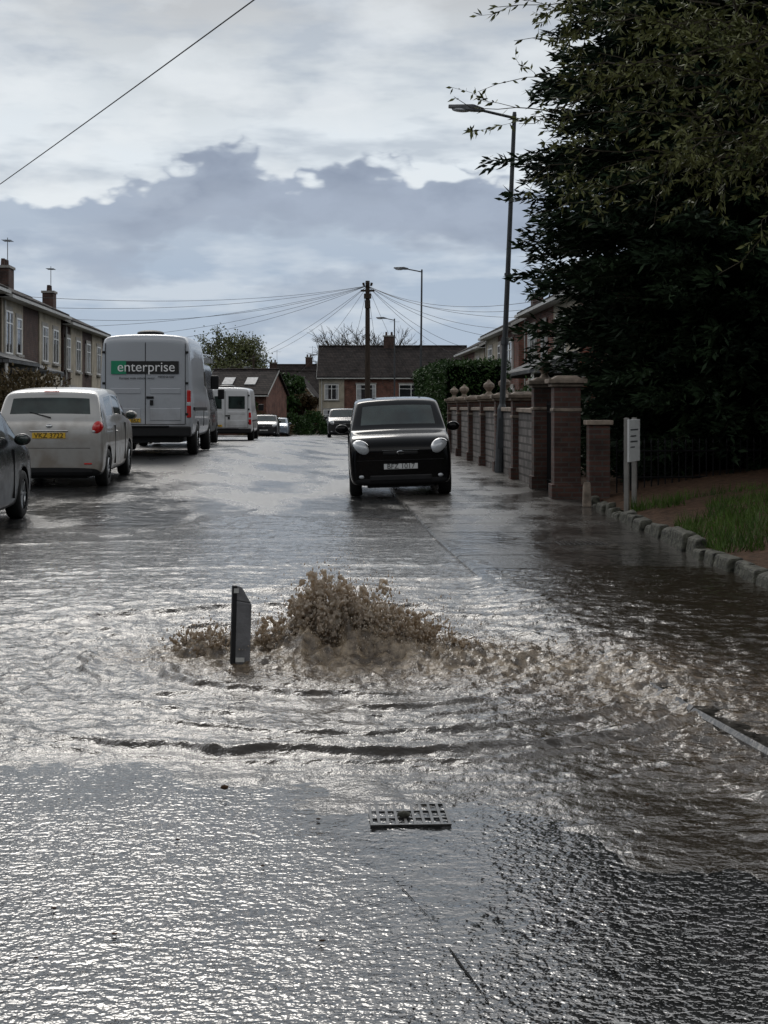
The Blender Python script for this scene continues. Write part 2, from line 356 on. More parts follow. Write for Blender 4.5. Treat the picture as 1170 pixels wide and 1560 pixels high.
mound+=.07*np.exp(-((X-.42)/.35)**2-((Y-8.65)/.3)**2)*(.3+ridge(6,63))
hgt+=mound
Z=lvl+np.where(Mk>.01,hgt,0)
V=np.stack([X,Y,Z],-1).reshape(-1,3)
ii=np.arange(nv-1)[:,None]*nu+np.arange(nu-1)[None,:]
keepm=((Mk[:-1,:-1]>.02)|(Mk[1:,1:]>.02))&(X[:-1,:-1]<3.05)
Fc=np.stack([ii,ii+1,ii+nu+1,ii+nu],-1)[keepm]
tb=np.clip(T*.95+.08*Mk*np.clip(1.6-dd*.3,0,1)+mound*4+.18*cur*Mk,0,1)
fastmesh('water',V,Fc,m_water,smooth=True,attr={'turb':tb.ravel()})
def ico(sub):
    bm=bmesh.new();bmesh.ops.create_icosphere(bm,subdivisions=sub,radius=1)
    v=np.array([x.co[:] for x in bm.verts]);f=np.array([[q.index for q in x.verts] for x in bm.faces]);bm.free();return v,f
iv,jf=ico(1)
bl=[];dr=[]
def jets(cx,cy,n,rad,pk,sp,r0,dp=.75):
    for i in range(n):
        a=random.uniform(0,6.283);q=rad*math.sqrt(random.random());x0=cx+q*math.cos(a);y0=cy+q*.8*math.sin(a)
        peak=pk*random.uniform(.30,1.0)*(1-.5*q/rad);v=math.sqrt(2*9.8*peak);T_=2*v/9.8
        aa=a+random.gauss(0,.6);s=sp*random.uniform(.1,1);vx_=s*math.cos(aa);vy_=s*math.sin(aa)*.8
        n2=int(9+peak*60);cut=random.uniform(.45,1.0)
        for k_ in range(n2):
            f_=k_/n2
            if f_>cut: break
            tt=T_*f_*random.uniform(.97,1.03);z=v*tt-4.9*tt*tt
            rr_=r0*random.uniform(.35,1.2)*(1-.66*f_)
            p_=(x0+vx_*tt+random.gauss(0,.009),y0+vy_*tt+random.gauss(0,.009),.03+z)
            bl.append((p_,rr_))
            if random.random()<dp:
                dr.append((p_[0]+random.gauss(0,.04),p_[1]+random.gauss(0,.04),max(.04,p_[2]+random.gauss(.02,.03)),random.uniform(.0015,.0060)))
jets(-.34,8.8,180,.19,.55,.40,.018)
jets(-.14,8.8,190,.24,.48,.40,.017)
jets(.05,8.75,110,.24,.36,.5,.015)
jets(-.56,8.8,70,.18,.30,.5,.015)
jets(-1.02,8.72,80,.20,.22,.5,.014)
jets(.32,8.65,50,.22,.16,.6,.012)
V=[];Fc=[];o_=0
for (p_,r_) in bl:
    sc=np.array([1,1,random.uniform(.9,2.2)])*r_;V.append(iv*sc+np.array(p_));Fc.append(jf+o_);o_+=len(iv)
V.append(iv*np.array([.38,.26,.22])+np.array([-.20,8.8,.0]));Fc.append(jf+o_);o_+=len(iv)
sp=fastmesh('water_splash',np.concatenate(V),np.concatenate(Fc),m_splash,smooth=True)
md=sp.modifiers.new('fuse','REMESH');md.mode='VOXEL';md.voxel_size=.0065;md.use_smooth_shade=True
tx=bpy.data.textures.new('churn','CLOUDS');tx.noise_scale=.022;tx.noise_depth=3
md=sp.modifiers.new('churn','DISPLACE');md.texture=tx;md.strength=.022;md.mid_level=.5;md.texture_coords='LOCAL'
for i in range(3600):
    a=random.uniform(0,6.28);q=abs(random.gauss(0,.40));dr.append((CX+q*math.cos(a)*1.5,8.8+q*math.sin(a)*.7,.05+abs(random.gauss(0,.24))*max(.05,1-q),random.uniform(.0012,.0036)))
D=np.array(dr);st3=np.ones((len(D),1,3));st3[:,0,2]=rng.uniform(.8,2.6,len(D))
V=(iv[None]*st3*D[:,3][:,None,None]+D[:,None,:3]).reshape(-1,3);Fc=(jf[None]+(np.arange(len(D))*len(iv))[:,None,None]).reshape(-1,3)
fastmesh('water_droplets',V,Fc,m_drop,parent=sp,smooth=True)
e=empty('marker_post',(-.82,8.42,0));e.rotation_euler=(math.radians(-3),math.radians(2),math.radians(14))
b=B();b.prism([(-.055,-.018,-.05),(.055,-.018,-.05),(.055,.018,-.05),(-.055,.018,-.05)],[(-.055,-.018,.40),(.055,-.018,.38),(.055,.018,.38),(-.055,.018,.40)],0)
b.prism([(-.055,-.018,.401),(.052,-.018,.381),(.052,.018,.381),(-.055,.018,.401)],[(-.052,-.016,.485),(-.005,-.016,.475),(-.005,.016,.475),(-.052,.016,.485)],0)
b.box(-.057,-.030,-.022,.022,-.04,.482,1)
b.obj('plate',[m_brownplate,m_dark],e,bevel=.006)
b=B();b.box(-.050,-.022,-.026,-.0225,.440,.466);b.box(-.03,.02,-.026,-.0185,.05,.075);b.obj('label',[m_fascia],e)
def grate(name,x,y,w,l,rz,bars,z=.006,mat=None,t_=.02):
    e=empty(name,(x,y,z),rz);b=B()
    b.box(-w/2,w/2,-l/2,-l/2+t_,-.004,.0015);b.box(-w/2,w/2,l/2-t_,l/2,-.004,.0015);b.box(-w/2,-w/2+t_,-l/2+t_,l/2-t_,-.004,.0015);b.box(w/2-t_,w/2,-l/2+t_,l/2-t_,-.004,.0015)
    for i in range(1,bars):
        xx=-w/2+w*i/bars;b.box(xx-.005,xx+.005,-l/2+t_,l/2-t_,-.004,.0012)
    for i in range(1,3):
        yy_=-l/2+l*i/3;b.box(-w/2+t_,w/2-t_,yy_-.006,yy_+.006,-.003,.0009)
    b.obj('frame',[m_castiron],e)
    b=B();b.box(-w/2+.002,w/2-.002,-l/2+.002,l/2-.002,-.008,-.0042);b.obj('pit',[mat or m_dark],e)
    return e
iv0,jf0=iv,jf
e=grate('drain_grate',.09,5.42,.29,.28,.05,9,.0085,m_road,.010)
mobj('pebble',iv0*np.array([.028,.02,.014])+np.array([-.02,-.03,.008]),[tuple(x) for x in jf0.tolist()],m_edge,parent=e,smooth=True)
grate('drain_grate',sx(885,15.6),15.6,.5,.4,.05,9,.066)
V=[];Fc=[];o_=0
for i in range(40):
    x,y=random.uniform(-1.4,2),random.uniform(3.8,6.2);r_=random.uniform(.002,.006)
    V.append(iv0*np.array([r_*1.8,r_,r_*.6])+np.array([x,y,.008]));Fc.append(jf0+o_);o_+=len(iv0)
x,y=sx(342,5.72),5.72;V.append(iv0*np.array([.018,.012,.01])+np.array([x,y,.03]));Fc.append(jf0+o_)
fastmesh('road_debris',np.concatenate(V),np.concatenate(Fc),m_litter)
b=B();pts=[(.36,3.3),(.27,3.7),(.20,4.0),(.13,4.35),(.03,4.7)]
wl=.003
for si,((x0,y0),(x1,y1)) in enumerate(zip(pts,pts[1:])):
    mxw=[.0045,.004,.003,.0018][si]
    for i in range(14):
        a0=i/14;a1=(i+1)/14;wn=max(.0003,min(mxw,wl+random.uniform(-.0022,.0020)))
        b.poly([(x0+(x1-x0)*a0-wl,y0+(y1-y0)*a0,.003),(x0+(x1-x0)*a0+wl,y0+(y1-y0)*a0,.003),(x0+(x1-x0)*a1+wn,y0+(y1-y0)*a1,.003),(x0+(x1-x0)*a1-wn,y0+(y1-y0)*a1,.003)]);wl=wn
b.obj('road_joint',[m_tar])
# ------------------------------------------------------------------ vehicles
def text(body,size,loc,rot,mat,parent,ext=.003,sxy=(1,1)):
    c=bpy.data.curves.new('lettering','FONT');c.body=body;c.size=size;c.align_x='CENTER';c.align_y='CENTER';c.extrude=ext;c.materials.append(mat)
    o=link(bpy.data.objects.new('lettering',c));o.location=loc;o.rotation_euler=rot;o.scale=(*sxy,1);o.parent=parent;return o
_bm=bmesh.new();bmesh.ops.create_uvsphere(_bm,u_segments=20,v_segments=12,radius=1)
def ellip(name,c,r,mat,parent,rot=(0,0,0)):
    me=bpy.data.meshes.new(name);_bm.to_mesh(me)
    me.polygons.foreach_set('use_smooth',[True]*len(me.polygons));me.materials.append(mat)
    o=link(bpy.data.objects.new(name,me));o.location=c;o.scale=r;o.rotation_euler=rot;o.parent=parent;return o
def rbox(name,x0,x1,y0,y1,z0,z1,mat,parent,bev=.015):
    b=B();b.box(x0,x1,y0,y1,z0,z1);return b.obj(name,[mat],parent,bevel=bev)
def wheel(parent,x,y,r,w,i):
    side=1 if x>0 else -1
    prof=[(r*.62,w*.5),(r*.72,w*.53),(r*.93,w*.5),(r,w*.36),(r,-w*.36),(r*.93,-w*.5),(r*.62,-w*.5)]
    n_=28;V=[];Fc=[]
    for k_ in range(n_):
        a=2*math.pi*k_/n_
        for (rr_,xx) in prof: V.append((x+xx*side,y+rr_*math.cos(a),r+rr_*math.sin(a)))
    m_=len(prof)
    for k_ in range(n_):
        for q in range(m_-1):
            a_=k_*m_+q;b_=((k_+1)%n_)*m_+q;Fc.append((a_,a_+1,b_+1,b_))
    mobj('tyre_%d'%i,V,Fc,[m_tyre],parent=parent,smooth=True)
    b=B();xo=x+side*w*.30
    b.cyl((x-side*w*.3,y,r),(xo-side*.02,y,r),r*.62,r*.62,24,1)
    for k_ in range(7):
        a=2*math.pi*k_/7;p0=(xo,y+math.cos(a)*r*.1,r+math.sin(a)*r*.1);p1=(xo+side*.012,y+math.cos(a)*r*.6,r+math.sin(a)*r*.6)
        b.cyl(p0,p1,r*.09,r*.07,6,0)
    b.cyl((xo-side*.02,y,r),(xo+side*.025,y,r),r*.16,r*.14,12,0)
    for k_ in range(24):
        a=2*math.pi*k_/24;c_=2*math.pi*(k_+1)/24
        b.cyl((xo+side*.01,y+math.cos(a)*r*.61,r+math.sin(a)*r*.61),(xo+side*.01,y+math.cos(c_)*r*.61,r+math.sin(c_)*r*.61),r*.04,r*.04,5,0)
    b.obj('rim_%d'%i,[m_alloy,m_dark],parent)
def shell(parent,rows,mp,wheels,wr_,glass=m_carglass):
    V=[];Fc=[];mi=[];ring=[]
    for (y,w,zb,be,wr,zr,ty) in rows:
        hgt_=zr-be
        h=[(0,zb),(.84*w,zb),(.97*w,zb+.04),(w,zb+.35*(be-zb)),(.995*w,be-.16*(be-zb)),(.965*w,be)]
        lx=.965*w;h+=[(lx+(wr-lx)*.10,be+.06*hgt_+.004),(lx+(wr-lx)*.88,zr-.12*hgt_-.004),(wr*.94,zr-.015*hgt_-.002),(0,zr+.012)]
        idx=[]
        for (a,z) in h: idx.append(len(V));V.append((a,y,z))
        for (a,z) in h[-2:0:-1]: idx.append(len(V));V.append((-a,y,z))
        ring.append(idx)
    n_=18
    for k_ in range(len(rows)-1):
        ty=rows[k_][6]
        for q in range(n_):
            a,b_=q,(q+1)%n_
            Fc.append((ring[k_][a],ring[k_][b_],ring[k_+1][b_],ring[k_+1][a]))
            st_=q if q<9 else 17-q
            m_=0
            if st_==6 and ty in('side','screen'): m_=1
            if st_==8 and ty=='screen': m_=1
            if st_<=1: m_=2
            mi.append(m_)
    for k_,fl in ((0,0),(len(rows)-1,1)):
        r_=ring[k_]
        for q in range(9):
            if q==0: f_=(r_[0],r_[1],r_[17])
            elif q==8: f_=(r_[8],r_[9],r_[10])
            else: f_=(r_[q],r_[q+1],r_[17-q],r_[18-q])
            Fc.append(f_ if not fl else f_[::-1]);mi.append(2 if q<2 else 0)
    o=mobj('body',V,Fc,[mp,glass,m_dark],mi,parent,True)
    md=o.modifiers.new('s','SUBSURF');md.levels=2;md.render_levels=2
    c=B();ws=max(r[1] for r in rows)
    for y in wheels:
        for sgn in (-1,1): c.cyl((sgn*(ws-.26),y,wr_),(sgn*(ws+.1),y,wr_),wr_*1.16,wr_*1.16,28)
    tmp=c.obj('cut',[m_dark])
    for oo in (tmp,o):
        bm=bmesh.new();bm.from_mesh(oo.data);bmesh.ops.recalc_face_normals(bm,faces=bm.faces);bm.to_mesh(oo.data);bm.free()
    tmp.parent=parent
    md=o.modifiers.new('arch','BOOLEAN');md.object=tmp;md.operation='DIFFERENCE';md.solver='EXACT'
    try: md.material_mode='TRANSFER'
    except Exception: pass
    bpy.context.view_layer.update()
    dg=bpy.context.evaluated_depsgraph_get();nm=bpy.data.meshes.new_from_object(o.evaluated_get(dg))
    o.modifiers.clear();o.data=nm;bpy.data.objects.remove(tmp)
    return o
def hatch(name,x,y,rz,L_,W_,H_,mp,wr_=.29,roll=0):
    z=g(x,y);dy=1.2;slope=(g(x-math.sin(rz)*dy,y+math.cos(rz)*dy)-g(x+math.sin(rz)*dy,y-math.cos(rz)*dy))/(2*dy)
    e=empty(name,(x,y,z),rz);e.rotation_euler=(math.atan(slope),roll,rz)
    a=L_/3.5;w=W_/1.6;h=H_/1.48
    R=[(-1.755,.70,.27,.62,.62,.68,'body'),(-1.75,.75,.22,.76,.69,.82,'body'),(-1.72,.79,.18,.94,.74,.97,'body'),(-1.69,.80,.17,.99,.755,1.025,'body'),(-1.66,.80,.165,1.0,.76,1.06,'screen'),
     (-1.50,.805,.16,.99,.70,1.40,'body'),(-1.44,.805,.16,.98,.69,1.445,'body'),(-1.30,.805,.16,.97,.68,1.475,'body'),(-1.22,.805,.16,.97,.68,1.48,'side'),(-.56,.805,.16,.96,.685,1.495,'side'),(-.50,.805,.16,.96,.685,1.495,'body'),(-.43,.805,.16,.96,.685,1.495,'side'),
     (.25,.805,.16,.945,.68,1.475,'side'),(.40,.805,.16,.945,.68,1.455,'body'),(.47,.805,.16,.945,.68,1.435,'screen'),(1.02,.80,.16,.95,.765,1.01,'body'),(1.09,.80,.16,.945,.75,.985,'body'),(1.38,.80,.17,.91,.73,.945,'body'),
     (1.58,.795,.17,.85,.71,.89,'body'),(1.69,.775,.18,.78,.69,.82,'body'),(1.735,.75,.20,.72,.67,.755,'body'),(1.755,.70,.25,.66,.63,.69,'body')]
    rows=[(r[0]*a,r[1]*w,r[2]*h,r[3]*h,r[4]*w,r[5]*h,r[6]) for r in R]
    wy=[-1.17*a,1.15*a]
    shell(e,rows,mp,wy,wr_)
    i=0
    for yy_ in wy:
        for s_ in(-1,1):
            i+=1;wheel(e,s_*(W_/2-.10),yy_,wr_,.19,i)
    b=B();b.box(-W_/2+.28,W_/2-.28,-L_/2+.15,L_/2-.15,.15,.35);b.obj('underbody',[m_dark],e)
    for s_ in(-1,1):
        ellip('mirror_%s'%('r' if s_>0 else 'l'),(s_*(W_/2+.10),.62*a,1.02*h),(.105,.06,.075),mp,e)
        ellip('mirror_glass',(s_*(W_/2+.10),.62*a-.035,1.02*h),(.08,.035,.058),m_carglass,e)
        b=B()
        for yy_ in(-.50*a,.62*a): b.box(min(s_*W_*.49,s_*W_*.5045),max(s_*W_*.49,s_*W_*.5045),yy_-.005,yy_+.005,.30*h,.90*h)
        b.obj('door_lines',[m_dark],e)
        ellip('door_handle',(s_*W_*.498,-.30*a,.80*h),(.02,.07,.018),mp,e)
    return e,a,w,h
def front(e,L_,W_,H_,a,w,h,plate,ptxt):
    y=L_/2
    for s_ in(-1,1):
        rt=(math.radians(-14),s_*math.radians(-24),s_*math.radians(-24))
        ellip('headlight',(s_*W_*.378,y-.095,.740*h),(.165,.10,.128),m_chrome,e,rt)
        ellip('headlight_lens',(s_*W_*.378,y-.074,.740*h),(.150,.096,.112),m_lens,e,rt)
        ellip('headlight_bulb',(s_*W_*.366,y-.016,.738*h),(.040,.034,.040),m_chrome,e,rt)
        ellip('fog_lamp',(s_*W_*.38,y-.03,.32*h),(.050,.045,.036),m_lens,e)
    rbox('grille',-W_*.17,W_*.17,y-.06,y+.02,.635*h,.695*h,m_dark,e,.02)
    rbox('grille_bar',-W_*.175,W_*.175,y-.05,y+.018,.702*h,.710*h,m_metal,e,.004)
    ellip('badge',(0,y+.01,.672*h),(.062,.03,.033),m_chrome,e);ellip('badge_inner',(0,y+.022,.672*h),(.05,.024,.023),m_dark,e)
    rbox('lower_intake',-W_*.30,W_*.30,y-.04,y+.018,.25*h,.34*h,m_dark,e,.02)
    rbox('bumper_line',-W_*.42,W_*.42,y-.10,y+.008,.555*h,.562*h,m_dark,e,.003)
    rbox('number_plate',-.26,.26,y+.006,y+.026,.425*h,.505*h,plate,e,.003)
    text(ptxt,.115,(0,y+.030,.465*h),(math.pi/2,0,math.pi),m_txt,e,.001,(.95,.95))
    b=B();b.cyl((.05,.985*a,1.02*h),(-.50,.88*a,1.095*h),.007,.005,6);b.cyl((.52,.985*a,1.02*h),(.02,.93*a,1.06*h),.007,.005,6);b.obj('wiper',[m_dark],e)
def rear(e,L_,W_,H_,a,w,h,ptxt):
    y=-L_/2
    for s_ in(-1,1):
        ellip('tail_light',(s_*W_*.440,y+.085,.90*h),(.092,.11,.12),m_red,e,(0,s_*math.radians(18),0))
        ellip('reverse_lamp',(s_*W_*.415,y+.02,.855*h),(.035,.045,.024),m_lens,e)
        rbox('reflector',s_*W_*.36-.06,s_*W_*.36+.06,y-.012,y+.03,.36*h,.382*h,m_red,e,.004)
    rbox('number_plate',-.26,.26,y-.016,y+.02,.75*h,.835*h,m_py,e,.003)
    text(ptxt,.115,(0,y-.020,.792*h),(math.pi/2,0,0),m_txt,e,.001,(.95,.95))
    rbox('plate_trim',-.30,.30,y-.012,y+.04,.85*h,.873*h,m_chrome,e,.008)
    rbox('tailgate_line',-W_*.38,W_*.38,y-.006,y+.04,.60*h,.608*h,m_dark,e,.002)
    rbox('bumper_strip',-W_*.40,W_*.40,y-.014,y+.04,.24*h,.30*h,m_dark,e,.006)
    ellip('badge',(0,y+.03,.93*h),(.055,.03,.036),m_chrome,e)
    rbox('brake_light',-.12,.12,-1.50*a,-1.485*a,1.435*h,1.455*h,m_red,e,.004)
    b=B();b.cyl((0.02,-1.69*a,1.06*h),(-.32,-1.63*a,1.14*h),.009,.006,6);b.obj('wiper',[m_dark],e)
    b=B();b.cyl((0,-1.1*a,1.49*h),(0,-1.3*a,1.68*h),.006,.003,6);b.obj('aerial',[m_dark],e)
dK=22.8+1.75
e,a,w,h=hatch('parked_car',sx(608,23.0),dK,TH*.6+math.pi,3.5,1.60,1.53,p_black,.29)
e.location.z+=.03;e.rotation_euler[1]=math.radians(1.8)
front(e,3.5,1.6,1.53,a,w,h,m_pw,'BFZ 1017')
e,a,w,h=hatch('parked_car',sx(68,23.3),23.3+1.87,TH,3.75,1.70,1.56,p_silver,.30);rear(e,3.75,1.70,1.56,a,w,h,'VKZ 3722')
e,a,w,h=hatch('parked_car',-5.42,17.65,TH,3.9,1.72,1.50,p_grey,.31);rear(e,3.9,1.72,1.50,a,w,h,'KEZ 4410')
e,a,w,h=hatch('parked_car',sx(420,112),114,TH+math.pi,4.2,1.76,1.45,p_blue,.31);front(e,4.2,1.76,1.45,a,w,h,m_pw,'LIG 882')
e,a,w,h=hatch('parked_car',sx(468,150),152,TH,4.2,1.76,1.45,p_grey,.31);rear(e,4.2,1.76,1.45,a,w,h,'OXZ 51')
e,a,w,h=hatch('parked_car',sx(523,76),78,TH+math.pi,4.2,1.78,1.55,p_grey,.31);front(e,4.2,1.78,1.55,a,w,h,m_pw,'FHZ 903')
e,a,w,h=hatch('parked_car',sx(398,92),95,TH+math.pi,4.2,1.76,1.45,p_grey,.31);front(e,4.2,1.76,1.45,a,w,h,m_pw,'RJZ 77')
def van(name,x,yr,rz,L_,W_,H_,mp,ptxt,livery=False,glassrear=False,wr_=.35):
    y=yr+L_/2;e=empty(name,(x,y,g(x,y)),rz)
    a=L_/5.5;w=W_/2.06;h=H_/2.6
    R=[(-2.75,.90,.50,1.30,.84,2.40,'body'),(-2.735,.97,.45,1.30,.90,2.49,'body'),(-2.70,1.01,.40,1.30,.925,2.535,'body'),(-2.60,1.03,.38,1.30,.935,2.57,'body'),(-1.5,1.03,.36,1.30,.935,2.60,'body'),(.4,1.03,.36,1.30,.93,2.60,'body'),(.55,1.03,.36,1.28,.93,2.59,'side'),
       (1.15,1.03,.36,1.26,.90,2.52,'side'),(1.3,1.03,.36,1.25,.88,2.44,'screen'),(2.05,1.01,.36,1.22,.88,1.42,'body'),(2.15,1.0,.36,1.18,.85,1.34,'body'),(2.5,.97,.38,1.05,.80,1.17,'body'),(2.68,.90,.42,.90,.74,1.0,'body'),(2.75,.78,.48,.78,.65,.86,'body')]
    rows=[(r[0]*a,r[1]*w,r[2]*h,r[3]*h,r[4]*w,r[5]*h,r[6]) for r in R]
    wy=[-1.55*a,1.75*a];shell(e,rows,mp,wy,wr_)
    i=0
    for yy_ in wy:
        for s_ in(-1,1): i+=1;wheel(e,s_*(W_/2-.12),yy_,wr_,.22,i)
    b=B();b.box(-W_/2+.32,W_/2-.32,-L_/2+.15,L_/2-.2,.28,.5);b.obj('underbody',[m_dark],e)
    yr_=-L_/2
    rbox('rear_bumper',-W_*.475,W_*.475,yr_-.07,yr_+.25,.40*h,.62*h,m_dark,e,.03)
    rbox('rear_step',-W_*.25,W_*.25,yr_-.10,yr_-.03,.60*h,.635*h,m_dark,e,.01)
    b=B();b.box(-.008,.008,yr_-.006,yr_+.03,.66*h,2.38*h)
    b.box(-W_*.41,W_*.41,yr_-.006,yr_+.03,.655*h,.668*h)
    for s_ in(-1,1): b.box(s_*W_*.415-.006,s_*W_*.415+.006,yr_-.004,yr_+.05,.66*h,2.36*h)
    b.obj('door_seams',[m_dark],e)
    b=B();b.box(.02,.18,yr_-.03,yr_+.02,1.20*h,1.25*h);b.box(.10,.17,yr_-.03,yr_+.02,1.06*h,1.17*h)
    for s_ in(-1,1):
        for zz in(.85,1.5,2.15): b.box(s_*W_*.43-.035,s_*W_*.43+.035,yr_-.02,yr_+.05,zz*h,zz*h+.05)
    b.obj('handles_hinges',[m_dark],e,bevel=.006)
    for s_ in(-1,1):
        x0,x1=sorted((s_*.10,s_*W_*.37))
        rbox('door_panel_lower',x0,x1,yr_-.010,yr_+.02,.74*h,1.0*h,mp,e,.012)
        rbox('door_panel_mid',x0,x1,yr_-.010,yr_+.02,1.30*h,1.42*h,mp,e,.012)
        b=B();xa=s_*W_*.452;b.prism([(xa-.05,yr_-.014,.80*h),(xa+.05,yr_-.014,.80*h),(xa+.05,yr_+.12,.80*h),(xa-.05,yr_+.12,.80*h)],[(xa-.045,yr_-.014,1.38*h),(xa+.04,yr_-.014,1.38*h),(xa+.04,yr_+.12,1.38*h),(xa-.045,yr_+.12,1.38*h)]);b.obj('tail_light',[m_red],e,bevel=.02)
        rbox('reverse_lamp',xa-.045,xa+.045,yr_-.020,yr_,1.05*h,1.13*h,m_lens,e,.01)
    rbox('number_plate',-.62,-.10,yr_-.028,yr_-.01,.70*h,.745*h+.04,m_py,e,.003)
    text(ptxt,.10,(-.36,yr_-.032,.72*h+.02),(math.pi/2,0,0),m_txt,e,.001)
    ellip('roof_vent',(.02,yr_+.8,2.61*h),(.30,.35,.07),m_dark,e)
    for s_ in(-1,1):
        rbox('mirror',s_*(W_/2+.12)-.10,s_*(W_/2+.12)+.10,1.55*a,1.65*a,1.45*h,1.78*h,m_dark,e,.03)
        b=B();b.box(min(s_*W_*.507,s_*W_*.49),max(s_*W_*.507,s_*W_*.49),-L_*.47,L_*.12,.95*h,1.02*h);b.box(min(s_*W_*.502,s_*W_*.49),max(s_*W_*.502,s_*W_*.49),-.1,-.085,.6*h,.94*h);b.obj('side_moulding',[m_dark],e)
        ellip('headlight',(s_*W_*.39,L_/2-.18,1.0*h),(.14,.2,.12),m_lens,e)
    if livery:
        rbox('livery_band',-.72,.72,yr_-.022,yr_-.012,1.72*h,1.93*h+.06,m_txt,e,.003)
        rbox('livery_badge',-.735,-.41,yr_-.028,yr_-.0225,1.715*h,1.935*h+.06,m_green,e,.003)
        text('enterprise',.30,(.02,yr_-.032,1.83*h+.03),(math.pi/2,0,0),m_txtw,e,.003,(1.0,1))
        text('rent-a-car',.09,(.45,yr_-.02,1.665*h),(math.pi/2,0,0),m_txt,e,.002)
        text('Europe wide vehicle rental',.07,(-.18,yr_-.02,1.63*h),(math.pi/2,0,0),m_txt,e,.001)
    if glassrear:
        for s_ in(-1,1):
            x0,x1=sorted((s_*.12,s_*W_*.36));rbox('rear_window',x0,x1,yr_-.014,yr_+.0,1.55*h,2.15*h,m_carglass,e,.02)
    return e
e=van('parked_van',sx(214,32.0),32.0,TH,5.6,2.07,2.68,p_vansil,'OU22 BRZ',True)
e=van('parked_van',sx(341,53.5),53.0,TH,5.2,1.96,1.97,p_white,'KX68 VLP',False,True,.32)
e=van('parked_van',-6.12,41.5,TH,5.6,2.0,2.45,p_grey,'HXZ 2201')
b=B()
for xx in(.35,.75): b.cyl((xx,-2.7,2.62),(xx,2.0,2.72),.03,.03,6)
for i in range(14): b.cyl((.35,-2.6+i*.33,2.625+.007*i),(.75,-2.6+i*.33,2.625+.007*i),.016,.016,6)
for yy_ in(-2.2,0,1.2): b.box(-.9,.9,yy_-.02,yy_+.02,2.46,2.6)
b.obj('roof_ladder',[m_alloy],e)
